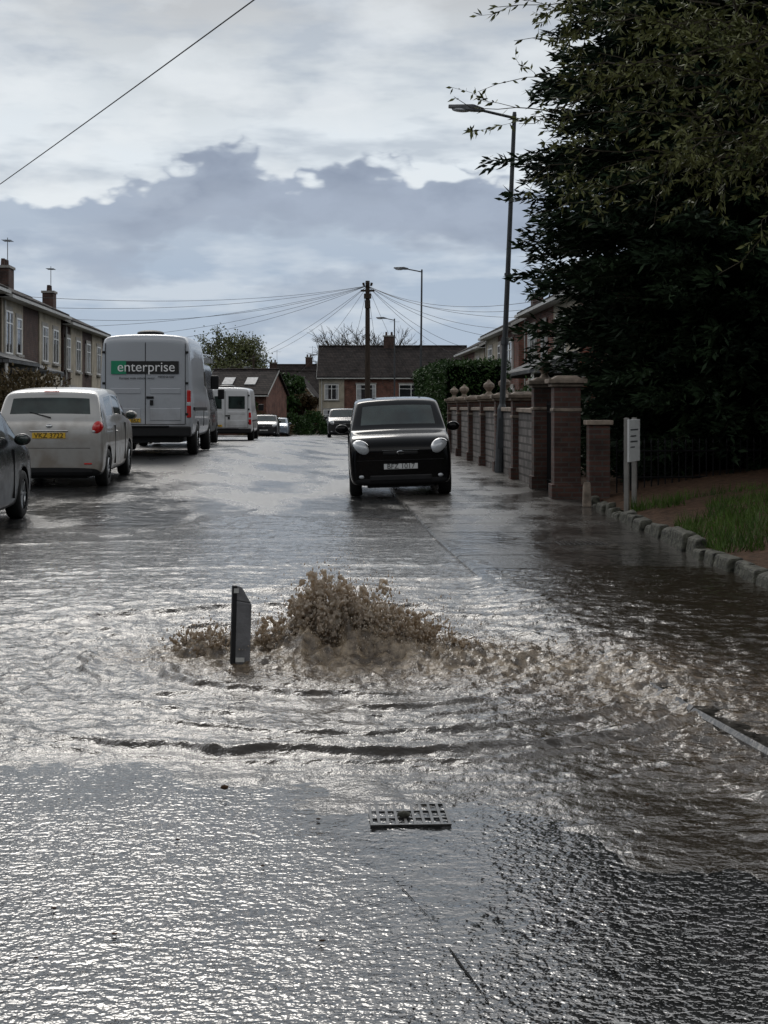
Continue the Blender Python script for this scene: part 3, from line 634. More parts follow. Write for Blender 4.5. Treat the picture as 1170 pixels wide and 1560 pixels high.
# ------------------------------------------------------------------ houses
def house(name,o,rz,L_,D_,eave,rid,wm,bays=(),wins=(),doors=(),chim=(),roof=m_tile,porch=(),gw=()):
    e=empty(name,o,rz)
    b=B();b.prism([(0,0,-1.2),(0,D_,-1.2),(0,D_,eave),(0,D_/2,rid),(0,0,eave)],[(L_,0,-1.2),(L_,D_,-1.2),(L_,D_,eave),(L_,D_/2,rid),(L_,0,eave)]);b.obj('walls',[wm],e)
    b=B()
    for (x0,x1,z0,z1,m_) in bays: b.box(x0,x1,-.05,-.003,z0,z1,m_)
    if bays: b.obj('wall_bays',[m_render,m_brick,m_brick2,m_yel],e)
    sl=(rid-eave)/(D_/2);ov=.35;t_=.13
    b=B()
    for s_ in(0,1):
        ya=-ov if s_==0 else D_+ov;za=eave-ov*sl;ym=D_/2;zm=rid
        pts=[(-.2,ya,za+.02),(-.2,ym,zm+.02),(-.2,ym,zm+t_+.02),(-.2,ya,za+t_+.02)]
        if s_: pts=pts[::-1]
        b.prism(pts,[(L_+.2,p_[1],p_[2]) for p_ in pts])
    b.obj('roof',[roof],e)
    b=B();b.cyl((-.22,D_/2,rid+t_+.03),(L_+.22,D_/2,rid+t_+.03),.10,.10,8)
    b.obj('ridge_tiles',[m_tile],e)
    b=B();b.box(-.2,L_+.2,-ov-.10,-ov,eave-ov*sl-.06,eave-ov*sl+.04);b.box(-.2,L_+.2,-ov,-.003,eave-ov*sl-.06,eave-ov*sl-.03)
    for s_ in (-.23,L_+.20):
        b.prism([(s_,-ov,eave-ov*sl-.02),(s_,D_/2,rid-.05),(s_,D_/2,rid+.12),(s_,-ov,eave-ov*sl+.12)],[(s_+.03,-ov,eave-ov*sl-.02),(s_+.03,D_/2,rid-.05),(s_+.03,D_/2,rid+.12),(s_+.03,-ov,eave-ov*sl+.12)])
    b.cyl((.25,-.1,.1),(.25,-.1,eave-.3),.035,.035,6)
    b.obj('fascia_gutter',[m_fascia],e)
    f=B();gl=B();si=B()
    for (x,z,ww,hh_) in wins:
        y0=-.10;fr=.06
        f.box(x,x+ww,y0,y0+.09,z,z+fr);f.box(x,x+ww,y0,y0+.09,z+hh_-fr,z+hh_);f.box(x,x+fr,y0,y0+.09,z+fr,z+hh_-fr);f.box(x+ww-fr,x+ww,y0,y0+.09,z+fr,z+hh_-fr)
        if ww>1.0: f.box(x+ww*.5-.03,x+ww*.5+.03,y0,y0+.085,z+fr,z+hh_-fr)
        f.box(x+fr,x+ww-fr,y0+.002,y0+.083,z+hh_*.7,z+hh_*.7+.04)
        gl.box(x+fr,x+ww-fr,y0+.03,y0+.06,z+fr,z+hh_-fr)
        if random.random()<.7:
            gl.box(x+fr+.002,x+fr+ww*.22,y0+.024,y0+.029,z+fr,z+hh_-fr,1);gl.box(x+ww*.80,x+ww-fr-.002,y0+.024,y0+.029,z+fr,z+hh_-fr,1)
        si.box(x-.08,x+ww+.08,-.17,-.051,z-.09,z-.003);si.box(x-.06,x+ww+.06,-.075,-.051,z+hh_+.003,z+hh_+.16)
    if wins: f.obj('window_frames',[m_white],e);gl.obj('window_glass',[m_glass,m_net],e);si.obj('sills_lintels',[m_sill],e)
    for (x,m_) in doors:
        b=B();b.box(x,x+.95,-.09,-.003,.1,2.15);b.obj('door',[m_],e,bevel=.01);b=B();b.box(x+.2,x+.75,-.10,-.091,1.2,1.9);b.obj('door_glass',[m_glass],e)
    for (x,ww) in chim:
        b=B();b.box(x-ww/2,x+ww/2,D_/2-.3,D_/2+.3,rid-.6,rid+1.05);b.box(x-ww/2-.06,x+ww/2+.06,D_/2-.36,D_/2+.36,rid+1.05,rid+1.17,1)
        k_=max(2,int(ww/.35))
        for i in range(k_): xx=x-ww/2+ww*(i+.5)/k_;b.cyl((xx,D_/2,rid+1.17),(xx,D_/2,rid+1.5),.11,.09,8,2)
        b.obj('chimney',[m_brick2,m_sill,m_brick2],e)
        b=B();xx=x+ww/2;b.cyl((xx,D_/2,rid+.6),(xx,D_/2,rid+2.6),.022,.018,5);b.cyl((xx-.45,D_/2,rid+2.45),(xx+.5,D_/2,rid+2.45),.015,.015,4)
        for i in range(6): b.cyl((xx-.4+i*.16,D_/2-.22,rid+2.45),(xx-.4+i*.16,D_/2+.22,rid+2.45),.01,.01,4)
        b.obj('tv_aerial',[m_metal],e)
    for (x0,x1,z0,z1,dep) in porch:
        b=B();b.prism([(x0,-.06,z0),(x0,-dep,z0),(x0,-dep,z0+.12),(x0,-.06,z1)],[(x1,-.06,z0),(x1,-dep,z0),(x1,-dep,z0+.12),(x1,-.06,z1)]);b.obj('porch_roof',[m_tileg],e)
        b=B()
        for xx in(x0+.1,x1-.1): b.cyl((xx,-dep+.1,-.2),(xx,-dep+.1,z0),.05,.05,8)
        b.obj('porch_posts',[m_white],e)
    if gw:
        b=B()
        for (yy_,z,ww,hh_) in gw:
            b.box(-.05,-.002,yy_,yy_+ww,z,z+hh_,0);b.box(-.056,-.0505,yy_+.07,yy_+ww-.07,z+.07,z+hh_-.07,1)
            b.box(L_+.002,L_+.05,yy_,yy_+ww,z,z+hh_,0);b.box(L_+.0505,L_+.056,yy_+.07,yy_+ww-.07,z+.07,z+hh_-.07,1)
        b.obj('gable_window',[m_white,m_glass],e)
    return e
la=math.radians(3.2)
def lrow(name,d,L_,**kw):
    x=-13.0-(d-50)*math.tan(la);return house(name,(x,d,g(x,d)-.05),math.pi/2+la,L_,7.5,5.15,6.85,**kw)
lrow('terraced_house',37,12.6,wm=m_brick,bays=[(0,12.5,2.6,4.9,0)],wins=[(1,3.1,1.6,1.2),(5,3.1,1.6,1.2),(8.5,3.1,1.6,1.2),(1,.8,1.8,1.4),(8.5,.8,1.8,1.4)],doors=[(5,m_white)],chim=[(6,1.0),(11.6,1.1)],porch=[(7.0,12.2,2.45,3.0,1.5)])
lrow('terraced_house',50.2,12.5,wm=m_brick2,bays=[(0,3.8,-.5,4.95,0),(7.2,12.3,-.5,4.95,0)],wins=[(.5,3.05,1.2,1.5),(2.4,3.1,1.0,1.3),(7.7,3.0,1.3,1.4),(10.2,3.0,1.3,1.4),(.8,.8,2.2,1.4),(8.2,.8,2.2,1.4)],doors=[(5.2,m_white)],chim=[(6.8,1.3)],porch=[(-.2,3.4,2.35,3.0,1.6)])
lrow('terraced_house',63.4,13,wm=m_brick2,bays=[(1.8,5.2,-.5,4.95,0),(8.4,12.0,-.5,4.95,0)],wins=[(.3,3.0,1.2,1.4),(3.2,3.0,1.3,1.4),(6.4,3.0,1.3,1.4),(10.0,3.0,1.3,1.4),(1,.8,2.2,1.4)],doors=[(6,m_white)],chim=[(6.5,1.3)])
lrow('terraced_house',77.2,10,wm=m_brick2,bays=[(3,7,-.5,4.95,0)],wins=[(1,3,1.3,1.4),(4,3,1.3,1.4),(7.5,3,1.3,1.4)],chim=[(5,1.0)])
def rrow(name,d,L_,xf,**kw):
    return house(name,(xf,d+L_,g(xf,d)),-math.pi/2+TH,L_,7.5,5.0,6.9,**kw)
rrow('semi_detached_house',44,12,5.4,wm=m_brick,bays=[(7,11.9,2.6,4.9,0)],wins=[(1,3.0,1.8,1.3),(4.4,3,1.0,1.3),(7.6,3.0,2.0,1.3),(1,.8,2.2,1.5),(7.6,.8,2.2,1.5)],doors=[(5,m_white)],chim=[(3.5,1.0)],porch=[(3.6,11.8,2.4,3.1,1.5)],gw=[(2,3.1,1.2,1.2)])
rrow('semi_detached_house',61,12,5.1,wm=m_brick,bays=[(0,4.9,2.5,4.9,0)],wins=[(1,3.0,1.8,1.3),(5.2,3,1.0,1.3),(8.6,3.0,1.8,1.3),(1,.8,2.2,1.5),(8.5,.8,2.2,1.5)],doors=[(5,m_white)],chim=[(6,1.0)],porch=[(4,8,2.4,3.1,1.4)],gw=[(2,3.1,1.2,1.2)])
rrow('semi_detached_house',78,14,4.8,wm=m_brick,bays=[(9,13.9,2.5,4.9,0)],wins=[(1,3.0,1.8,1.3),(5,3,1.0,1.3),(10,3.0,1.8,1.3),(1,.8,2.2,1.5)],doors=[(5,m_white)],chim=[(7,1.0)],gw=[(2,3.1,1.2,1.2)])
x0=sx(486,135)
house('brick_house',(x0,135,-.95),0,13.5,8,5.3,8.0,wm=m_brick,bays=[(0,2.3,-.4,4.95,0)],wins=[(.5,3.1,1.3,1.4),(3.4,3.1,1.8,1.4),(7.3,3.1,2.2,1.4),(10.6,3.1,1.8,1.4),(.4,.7,1.6,1.5),(7.2,.7,2.2,1.5),(10.4,.7,2.0,1.5)],doors=[(4.1,m_white),(9.5,m_white)],chim=[(6.4,1.0)],porch=[(3.4,9.8,2.3,2.8,1.2)])
def back(px,d,L_,wm_,er,rr_,rz=0,D_=8,chim=(),skl=False,gw=()):
    x=sx(px,d);e=house('brick_house',(x,d,g(x,d)),rz,L_,D_,er,rr_,wm=wm_,wins=[(.8,1.0,1.2,1.1),(2.8,1.0,1.2,1.1)] if L_>4.2 else (),chim=chim,gw=gw)
    if skl:
        b=B();sl=(rr_-er)/(D_/2)
        for q in(1.2,3.1):
            b.prism([(q,1.2,er+1.2*sl+.17),(q+.9,1.2,er+1.2*sl+.17),(q+.9,2.4,er+2.4*sl+.17),(q,2.4,er+2.4*sl+.17)],[(q,1.2,er+1.2*sl+.24),(q+.9,1.2,er+1.2*sl+.24),(q+.9,2.4,er+2.4*sl+.24),(q,2.4,er+2.4*sl+.24)])
        b.obj('roof_windows',[m_net],e)
back(310,120,5.2,m_brick,3.4,5.3,math.radians(-8),8,(),True)
back(428,150,6,m_yel,3.3,5.4,math.radians(90)-.05,4.0,(),False,[(1.3,1.0,1.4,1.5)])
back(366,175,12,m_brick,4.4,7.0,.1,8,[(4,.9)])
back(482,150,6,m_yel,3.4,5.6,math.radians(90)-.05,3.6,(),False,[(1.1,1.0,1.4,1.5)])
back(415,190,9,m_brick,5.0,8.2,0,8,[(4.5,.9)])
house('brick_house',(16,-26,0),math.pi,13,8,5.2,7.6,wm=m_brick2,wins=[(1,3.1,1.8,1.3),(6,3.1,1.8,1.3),(10,3.1,1.8,1.3),(1,.8,2.2,1.4),(9,.8,2.2,1.4)],doors=[(5,m_white)],chim=[(6,1)])
house('brick_house',(1,-26,0),math.pi,13,8,5.2,7.6,wm=m_brick,wins=[(1,3.1,1.8,1.3),(6,3.1,1.8,1.3),(10,3.1,1.8,1.3),(1,.8,2.2,1.4),(9,.8,2.2,1.4)],doors=[(5,m_white)],chim=[(6,1)])
# ------------------------------------------------------------------ garden wall right
e=empty('garden_wall',(0,0,0))
def wallx(y): return 2.75-.030*(y-22)
b=B();c=B();s_=B();fn=B()
py=[22.3,24.6,27.6,30.6,33.8,37,40.5,44]
for i,y in enumerate(py):
    x=wallx(y);z=g(x,y)+.05;hh_=1.68 if i<2 else 1.46
    b.box(x-.20,x+.20,y-.20,y+.20,z-.1,z+hh_);b.box(x-.24,x+.24,y-.24,y+.24,z-.1,z+.22)
    c.box(x-.24,x+.24,y-.24,y+.24,z+hh_+.002,z+hh_+.05);c.box(x-.29,x+.29,y-.29,y+.29,z+hh_+.052,z+hh_+.12)
    c.prism([(x-.22,y-.22,z+hh_+.122),(x+.22,y-.22,z+hh_+.122),(x+.22,y+.22,z+hh_+.122),(x-.22,y+.22,z+hh_+.122)],[(x-.14,y-.14,z+hh_+.17),(x+.14,y-.14,z+hh_+.17),(x+.14,y+.14,z+hh_+.17),(x-.14,y+.14,z+hh_+.17)])
    c.box(x-.215,x+.215,y-.215,y+.215,z+hh_*.78,z+hh_*.78+.05)
    if i in(1,3,4,6,7):
        zz=z+hh_+.17
        for (ra,rb,za,zb) in[(.09,.05,0,.06),(.05,.13,.06,.16),(.13,.13,.16,.22),(.13,.06,.22,.28),(.05,.02,.28,.33)]: fn.cyl((x,y,zz+za),(x,y,zz+zb),ra,rb,12)
    if 0<i<len(py)-1:
        ya=y+.22;yb=py[i+1]-.22;xa=wallx(ya);xb=wallx(yb)
        def pr(bb,wd,z0,z1):
            za=g(xa,ya)+.05;zb=g(xb,yb)+.05
            bb.prism([(xa-wd,ya,za+z0),(xa+wd,ya,za+z0),(xa+wd,ya,za+z1),(xa-wd,ya,za+z1)],[(xb-wd,yb,zb+z0),(xb+wd,yb,zb+z0),(xb+wd,yb,zb+z1),(xb-wd,yb,zb+z1)])
        pr(s_,.10,-.1,1.25);pr(c,.15,1.252,1.33)
b.obj('piers',[m_brick2],e,bevel=.01);c.obj('copings',[m_cap],e,bevel=.012);s_.obj('stone_panels',[m_stone],e);fn.obj('urn_finials',[m_cap],e,smooth=False)
def railing(name,p0,p1,hh_,n_,zoff=.1,spear=True):
    e=empty(name,(0,0,0));b=B();p0=Vector(p0);p1=Vector(p1)
    for i in range(n_+1):
        q=p0.lerp(p1,i/n_);z=g(q.x,q.y)+zoff;r_=.010
        b.cyl((q.x,q.y,z-.1),(q.x,q.y,z+hh_),r_,r_,6)
        if spear:b.cyl((q.x,q.y,z+hh_),(q.x,q.y,z+hh_+.07),.017,.002,6)
    for zz in(.12,hh_-.12):
        b.cyl((p0.x,p0.y,g(p0.x,p0.y)+zoff+zz),(p1.x,p1.y,g(p1.x,p1.y)+zoff+zz),.014,.014,6)
    b.obj('bars',[m_iron],e);return e
railing('iron_gate',(2.74,22.55,0),(2.69,24.35,0),1.35,15)
railing('iron_fence',(3.35,21.3,0),(9.5,22.2,0),.62,60,.3)
e=empty('gate_post',(3.07,21.2,g(3.08,21.2)));b=B();b.box(-.15,.15,-.15,.15,-.1,1.18);b.box(-.19,.19,-.19,.19,1.182,1.25,1);b.obj('pier',[m_brick2,m_cap],e,bevel=.012)
e=empty('bollard',(sx(891,20.8),20.6,g(2.8,20.6)+.05));b=B();b.prism([(-.06,-.06,0),(.06,-.06,0),(.06,.06,0),(-.06,.06,0)],[(-.05,-.05,.36),(.05,-.05,.36),(.05,.05,.30),(-.05,.05,.30)]);b.obj('stone',[m_cap],e,bevel=.02)
e=empty('street_sign',(3.19,18.9,g(3.1,19.2)+.02),math.radians(68))
b=B();b.box(-.32,.32,-.012,.012,.74,1.28);b.obj('board',[m_pw],e,bevel=.008)
b=B()
for i,(wd,zz) in enumerate([(.22,1.14),(.16,1.06),(.20,.99),(.12,.92)]): b.box(-.24,-.24+wd*2,-.0145,-.0125,zz,zz+.018)
b.obj('lettering',[m_metal],e)
b=B();b.box(-.26,-.19,.0125,.07,-.2,1.30);b.box(.19,.26,.0125,.07,-.2,1.30);b.obj('posts',[pm('sign_post_grey',(.20,.19,.175),.6)],e,bevel=.008)
# ------------------------------------------------------------------ street lamps, pole, cables
def lamp(x,y,H_,arm,lean=0,r=.075):
    e=empty('street_lamp',(x,y,g(x,y)+.05));e.rotation_euler=(0,lean,0)
    b=B();b.cyl((0,0,-.1),(0,0,1.3),r*1.35,r*1.3,12);b.cyl((0,0,1.3),(0,0,1.4),r*1.3,r*.8,12);b.cyl((0,0,1.4),(0,0,H_-.05),r*.8,r*.55,12)
    b.cyl((0,0,H_-.10),(-arm*.55,0,H_+.03),.03,.028,8);b.cyl((.0,0,H_-.06),(0,0,H_+.02),r*.62,r*.5,10)
    b.cyl((0,0,2.6),(0,0,2.75),r*1.05,r*1.05,10);b.cyl((0,0,4.0),(0,0,4.05),r*.95,r*.95,10)
    b.box(-.07,.07,-r*1.36-.01,-r*1.3+.01,.5,1.1);b.obj('column',[m_lamp],e)
    x0=-arm*.5;b=B();z=H_+.02
    b.prism([(x0,-.05,z-.02),(x0,.05,z-.02),(x0,.05,z+.05),(x0,-.05,z+.05)],[(x0-.22,-.10,z-.02),(x0-.22,.10,z-.02),(x0-.22,.10,z+.11),(x0-.22,-.10,z+.11)])
    b.prism([(x0-.221,-.10,z-.02),(x0-.221,.10,z-.02),(x0-.221,.10,z+.11),(x0-.221,-.10,z+.11)],[(x0-.72,-.06,z+.03),(x0-.72,.06,z+.03),(x0-.72,.05,z+.09),(x0-.72,-.05,z+.09)])
    b.obj('lantern_head',[m_metal],e,bevel=.01)
    ellip('lens',(x0-.45,0,z+.0),(.2,.085,.05),m_lens,e)
    return e
lamp(sx(758,30.5),30.0,7.30,1.25,math.radians(2.4))
lamp(sx(640,72),72,8.2,1.3,math.radians(.6))
lamp(sx(601,102),102,8.1,1.1,0)
lamp(sx(390,135),135,6.0,.9,0)
xp,yp=sx(560,75),75.0;e=empty('telegraph_pole',(xp,yp,g(xp,yp)))
b=B();b.cyl((0,0,-.5),(0,0,8.0),.16,.11,12);b.box(-.35,.35,-.05,.05,7.45,7.55);b.cyl((0,0,7.1),(0,0,7.35),.19,.19,10);b.box(-.14,.14,-.22,-.1,6.6,7.0)
for i in range(10):
    a=i*.628;b.cyl((.2*math.cos(a),.2*math.sin(a),7.75),(.24*math.cos(a),.24*math.sin(a),7.9),.04,.04,5)
for i in range(9): b.cyl((-.2 if i%2 else .2,0,2.5+i*.45),(0,0,2.5+i*.45),.015,.015,4)
b.obj('pole',[m_wood],e)
x2,y2=sx(386,140),140;e=empty('telegraph_pole',(x2,y2,g(x2,y2)));b=B();b.cyl((0,0,-.5),(0,0,7.4),.14,.10,8);b.box(-.3,.3,-.04,.04,6.9,7.0);b.obj('pole',[m_wood],e)
def cable(pts,r,parent=None,name='wire'):
    c=bpy.data.curves.new(name,'CURVE');c.dimensions='3D';c.bevel_depth=r;c.bevel_resolution=1
    s=c.splines.new('POLY');s.points.add(len(pts)-1)
    for i,p_ in enumerate(pts): s.points[i].co=(*p_,1)
    c.materials.append(m_wire);o=link(bpy.data.objects.new(name,c));o.parent=parent;return o
def sag(a,b_,s,n_=16): return [tuple(Vector(a).lerp(Vector(b_),i/n_)-Vector((0,0,4*s*(i/n_)*(1-i/n_)))) for i in range(n_+1)]
cab=empty('telephone_cables')
top=(xp,yp,g(xp,yp)+7.75)
tg=[(-13.1,52,5.1),(-13.4,57,5.1),(-13.8,63,5.1),(-14.1,68,5.1),(-14.6,76,5.1),(-15,82,5.1),(-12,100,4.2),(-9,128,4),(5.6,47,4.9),(5.5,52,4.9),(5.3,57,4.9),(5.1,64,4.9),(5.0,70,4.9),(4.8,80,4.8),(4.7,88,4.7),(0,135,4.4),(3,135,4.4),(-4,135,4.4)]
for q in tg: cable(sag(top,(q[0],q[1],g(q[0],q[1])+q[2]),.35+random.random()*.35),.009,cab)
cable(sag((x2,y2,g(x2,y2)+7.2),top,.7),.010,cab)
p0=Vector((sx(0,30),30,sz(275,30)));p1=Vector((sx(370,18),18,sz(0,18)));dv=(p1-p0)
cable(sag(tuple(p0-dv*.75),tuple(p1+dv*1.3),.10,24),.009,name='overhead_cable')
# ------------------------------------------------------------------ vegetation
def leaves(name,P,Dn,Ln,Wd,mat,parent=None):
    n_=len(P);Dn=Dn/np.linalg.norm(Dn,axis=1,keepdims=True);rnd=rng.normal(size=(n_,3))
    s=np.cross(Dn,rnd);s/=np.linalg.norm(s,axis=1,keepdims=True)+1e-9
    Ln=Ln[:,None];Wd=Wd[:,None]
    V=np.stack([P,P+Dn*Ln*.45+s*Wd,P+Dn*Ln,P+Dn*Ln*.45-s*Wd],1).reshape(-1,3)
    return fastmesh(name,V,np.arange(n_*4).reshape(-1,4),mat,parent)
def conifer(x,y,Hh,prof,nb,seed):
    r_=np.random.default_rng(seed);zb=g(x,y)+.3;e=empty('conifer_tree',(x,y,zb))
    b=B();b.cyl((0,0,-.4),(0,0,Hh*.55),.24,.14,10);b.cyl((0,0,Hh*.55),(0,0,Hh*.97),.14,.02,8)
    P=[];Dd=[];Ln=[];Wd=[]
    hs=[q[0] for q in prof];rs=[q[1] for q in prof]
    for i in range(nb):
        z0=.15+(Hh-.3)*r_.random()**1.15;a=r_.random()*2*math.pi;R=np.interp(z0,hs,rs)*(r_.uniform(.70,1.05)+(.18 if r_.random()<.10 else 0))
        rise=R*r_.uniform(.05,.30);n_=max(7,int(R*8))
        dirx=np.array([math.cos(a),math.sin(a),0]);sd=np.array([-math.sin(a),math.cos(a),0]);cv=r_.normal(0,.12)
        prev=None
        for k_ in range(n_):
            t_=.34+.66*(k_+r_.random()*.6)/n_
            pt=dirx*R*t_+sd*cv*R*t_*t_+np.array([0,0,z0+rise*t_-.34*R*.3*t_**3])
            if prev is not None and i%2==0: b.cyl(tuple(prev),tuple(pt),.018*(1.2-t_),.014*(1.2-t_),3)
            prev=pt
            m_=9;wd=(1.1-t_*.75)*.46
            for q in range(m_):
                sgn=1 if q%2 else -1;oo=r_.random()
                P.append(pt+sd*sgn*oo*wd*.7+dirx*r_.normal(0,.05)+np.array([0,0,r_.normal(0,.05)-.05*oo]))
                Dd.append(dirx*r_.uniform(.35,1.0)+sd*sgn*r_.uniform(.1,.75)+np.array([0,0,r_.normal(-.05,.30)]))
                Ln.append(r_.uniform(.11,.25));Wd.append(r_.uniform(.014,.032))
    b.obj('trunk_branches',[m_bark],e)
    leaves('foliage',np.array(P),np.array(Dd),np.array(Ln),np.array(Wd),m_conif,e)
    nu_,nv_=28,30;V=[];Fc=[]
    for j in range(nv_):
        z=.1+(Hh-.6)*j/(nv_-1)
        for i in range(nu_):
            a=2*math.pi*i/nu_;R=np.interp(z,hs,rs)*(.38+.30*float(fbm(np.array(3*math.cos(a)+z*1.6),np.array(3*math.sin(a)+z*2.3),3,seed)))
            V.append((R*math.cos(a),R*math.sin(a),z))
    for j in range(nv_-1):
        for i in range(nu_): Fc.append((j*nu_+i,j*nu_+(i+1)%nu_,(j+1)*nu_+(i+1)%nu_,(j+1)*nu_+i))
    mobj('shade_core',V,Fc,m_core,parent=e,smooth=True)
    return e
conifer(5.65,23.6,12.5,[(0,2.45),(1.5,2.8),(2.6,3.1),(3.4,3.5),(4.5,3.35),(6.8,2.9),(9,2.2),(12.5,.2)],1600,3)
conifer(9.3,24.5,12,[(0,2.6),(3,3.3),(6,3.0),(9,2.0),(12,.2)],420,4)
conifer(6.8,18.8,2.4,[(0,1.2),(1.2,1.4),(2.4,.3)],150,5)
conifer(9.4,19.5,8,[(0,2.4),(3,2.7),(6,1.6),(8,.2)],240,6)
tx_,ty_=4.75,12.2;z0=g(tx_,ty_)+.5
e=empty('willow_tree',(0,0,0));b=B();P=[];Dd=[];Ln=[];Wd=[]
def limb(p0,p1,r0,r1,bend,n_=9,leafy=0):
    p0=Vector(p0);p1=Vector(p1);L_=(p1-p0).length;pts=[]
    off=Vector((random.gauss(0,1),random.gauss(0,1),random.gauss(0,.6)))*L_*.06
    for i in range(n_+1):
        t_=i/n_;q=p0.lerp(p1,t_)+Vector((0,0,bend*L_*math.sin(math.pi*t_)))+off*math.sin(2.2*math.pi*t_)
        if 0<i<n_: q+=Vector((random.gauss(0,1),random.gauss(0,1),random.gauss(0,1)))*L_*.012
        pts.append(q)
    for i in range(n_):
        a_=r0+(r1-r0)*i/n_;c_=r0+(r1-r0)*(i+1)/n_;b.cyl(pts[i],pts[i+1],a_,c_,6 if a_>.02 else 4)
    if leafy:
        for i in range(int(L_*leafy)+1):
            t_=random.uniform(.12,1);k_=min(n_-1,int(t_*n_));q=pts[k_].lerp(pts[k_+1],t_*n_-k_);d=(pts[k_+1]-pts[k_]).normalized()
            v=Vector((random.gauss(0,1),random.gauss(0,1),random.gauss(-.3,.8))).normalized()
            P.append(tuple(q));dd=d*.7+v*.75;Dd.append(tuple(dd));Ln.append(random.uniform(.05,.10));Wd.append(random.uniform(.008,.015))
    return pts
limb((tx_,ty_,z0-.6),(tx_-.3,ty_,z0+2.2),.17,.12,0)
hub=(tx_-.3,ty_,z0+2.2)
targets=[(690,162,12.2,.35),(795,270,12.0,.6),(765,15,12.4,.6),(830,120,12.4,.8),(870,215,12.5,.9),(905,90,11.8,1),(880,20,12,1),(960,60,12.5,1.1),(940,260,11.6,.9),(985,330,11.8,.9),(1120,415,11.2,.9),(1040,200,11.5,1),(1090,320,12,.9),(1010,120,12.8,1.1),(1130,60,12,1.1),(1150,220,11.4,1.1),(1080,20,12.5,1.1),(970,180,12,1),(1060,270,11.5,.9),(1165,330,11.3,.9),(840,60,12.9,.9),(1200,120,12,1),(820,330,12.6,.6),(1000,30,12,1.2),(850,300,12.2,.7),(800,60,12,.7),(840,170,12,.7),(730,140,12.3,.35),(780,190,12.1,.5)]
for (px,py_,d,den) in targets:
    tip=Vector((sx(px,d),d,sz(py_,d)));st_=Vector(hub)+Vector((random.uniform(-.3,.1),random.uniform(-.3,.3),random.uniform(0,1.6)))
    mid=st_.lerp(tip,.45)+Vector((0,random.gauss(0,.2),.35))
    limb(hub,st_,.05,.034,0,3);limb(st_,mid,.026,.012,.05,6)
    pts=limb(mid,tip,.011,.0025,.08,12,22*den)
    for q in range(int(5+8*den)):
        k_=random.randint(0,11);s0=pts[k_];dr_=(tip-mid).normalized();vv=Vector((random.gauss(0,1),random.gauss(0,.8),random.gauss(-.25,.8))).normalized()
        e2=s0+(dr_*.55+vv*.6)*random.uniform(.2,.5)
        pp=limb(s0,e2,.0032,.0013,-.04,5,60*min(1,den+.2))
        if random.random()<.4:
            e3=pp[3]+(vv*.5+Vector((random.gauss(0,.5),random.gauss(0,.5),-.5)))*random.uniform(.15,.3);limb(pp[3],e3,.0023,.0012,0,3,60)
for i in range(12):
    a=random.uniform(-1.3,1.6);tip=Vector((tx_+1.9*math.cos(a),ty_+1.9*math.sin(a),z0+random.uniform(2.5,4.6)))
    pts=limb(hub,tip,.06,.006,.1,9,14)
    for q in range(9):
        s0=pts[random.randint(3,9)];vv=Vector((random.gauss(0,1),random.gauss(0,1),random.gauss(-.2,.8))).normalized();limb(s0,s0+vv*random.uniform(.3,.7),.006,.002,0,4,40)
b.obj('trunk_limbs',[m_bark],e)
leaves('foliage',np.array(P),np.array(Dd),np.array(Ln),np.array(Wd),m_willow,e)
def tree(name,x,y,Hh,spread,leafn,mat,levels=4,ls=.12,rb=.16):
    z=g(x,y);e=empty(name,(x,y,z));b=B();P=[];Dd=[];Ln=[];Wd=[]
    def rec(p_,d,l,r_,lv):
        q=p_+d*l;m1=p_.lerp(q,.5)+Vector((random.gauss(0,.04),random.gauss(0,.04),0))*l
        n_=7 if lv==levels else 4;b.cyl(p_,m1,r_,r_*.85,n_);b.cyl(m1,q,r_*.85,r_*.66,n_)
        if lv<=1:
            for k_ in range(leafn):
                P.append(tuple(p_.lerp(q,random.random())+Vector((random.gauss(0,1),random.gauss(0,1),random.gauss(0,1)))*l*.35));Dd.append((random.gauss(0,1),random.gauss(0,1),random.gauss(0,1)));Ln.append(ls*random.uniform(.7,1.4));Wd.append(ls*.3)
        if lv==0: return
        for k_ in range(random.choice([3,4]) if lv>1 else 3):
            nd=(d+Vector((random.gauss(0,1),random.gauss(0,1),random.gauss(.1,.5)))*spread).normalized()
            rec(q,nd,l*random.uniform(.62,.85),r_*.62,lv-1)
    rec(Vector((0,0,-.2)),Vector((0,0,1)),Hh*.28,rb,levels)
    b.obj('trunk_branches',[m_bark],e)
    if leafn: leaves('foliage',np.array(P),np.array(Dd),np.array(Ln),np.array(Wd),mat,e)
tree('deciduous_tree',sx(345,170),170,12.5,.55,8,m_spring,5,.28,.25)
tree('deciduous_tree',sx(322,180),182,10.5,.5,8,m_spring,5,.28,.22)
tree('bare_tree',sx(382,155),155,8.5,.45,2,m_spring,5,.22,.16)
tree('bare_tree',sx(545,165),165,14.5,.55,0,m_spring,5,.2,.28)
tree('bare_tree',sx(572,172),172,14,.5,0,m_spring,5,.2,.25)
tree('evergreen_tree',sx(432,145),145,7.0,.5,30,m_hedge,4,.4,.2)
tree('evergreen_tree',sx(412,140),140,6.0,.5,30,m_hedge,4,.4,.2)
tree('evergreen_tree',sx(372,118),118,4.0,.5,24,m_hedge,4,.3,.15)
tree('deciduous_tree',sx(468,142),142,4.6,.5,16,m_bush,4,.3,.15)
tree('evergreen_tree',9,-16,11,.5,30,m_hedge,4,.6,.3)
tree('evergreen_tree',-7,-19,10,.5,30,m_hedge,4,.6,.3)
tree('evergreen_tree',1.5,-17,9,.5,30,m_hedge,4,.6,.3)
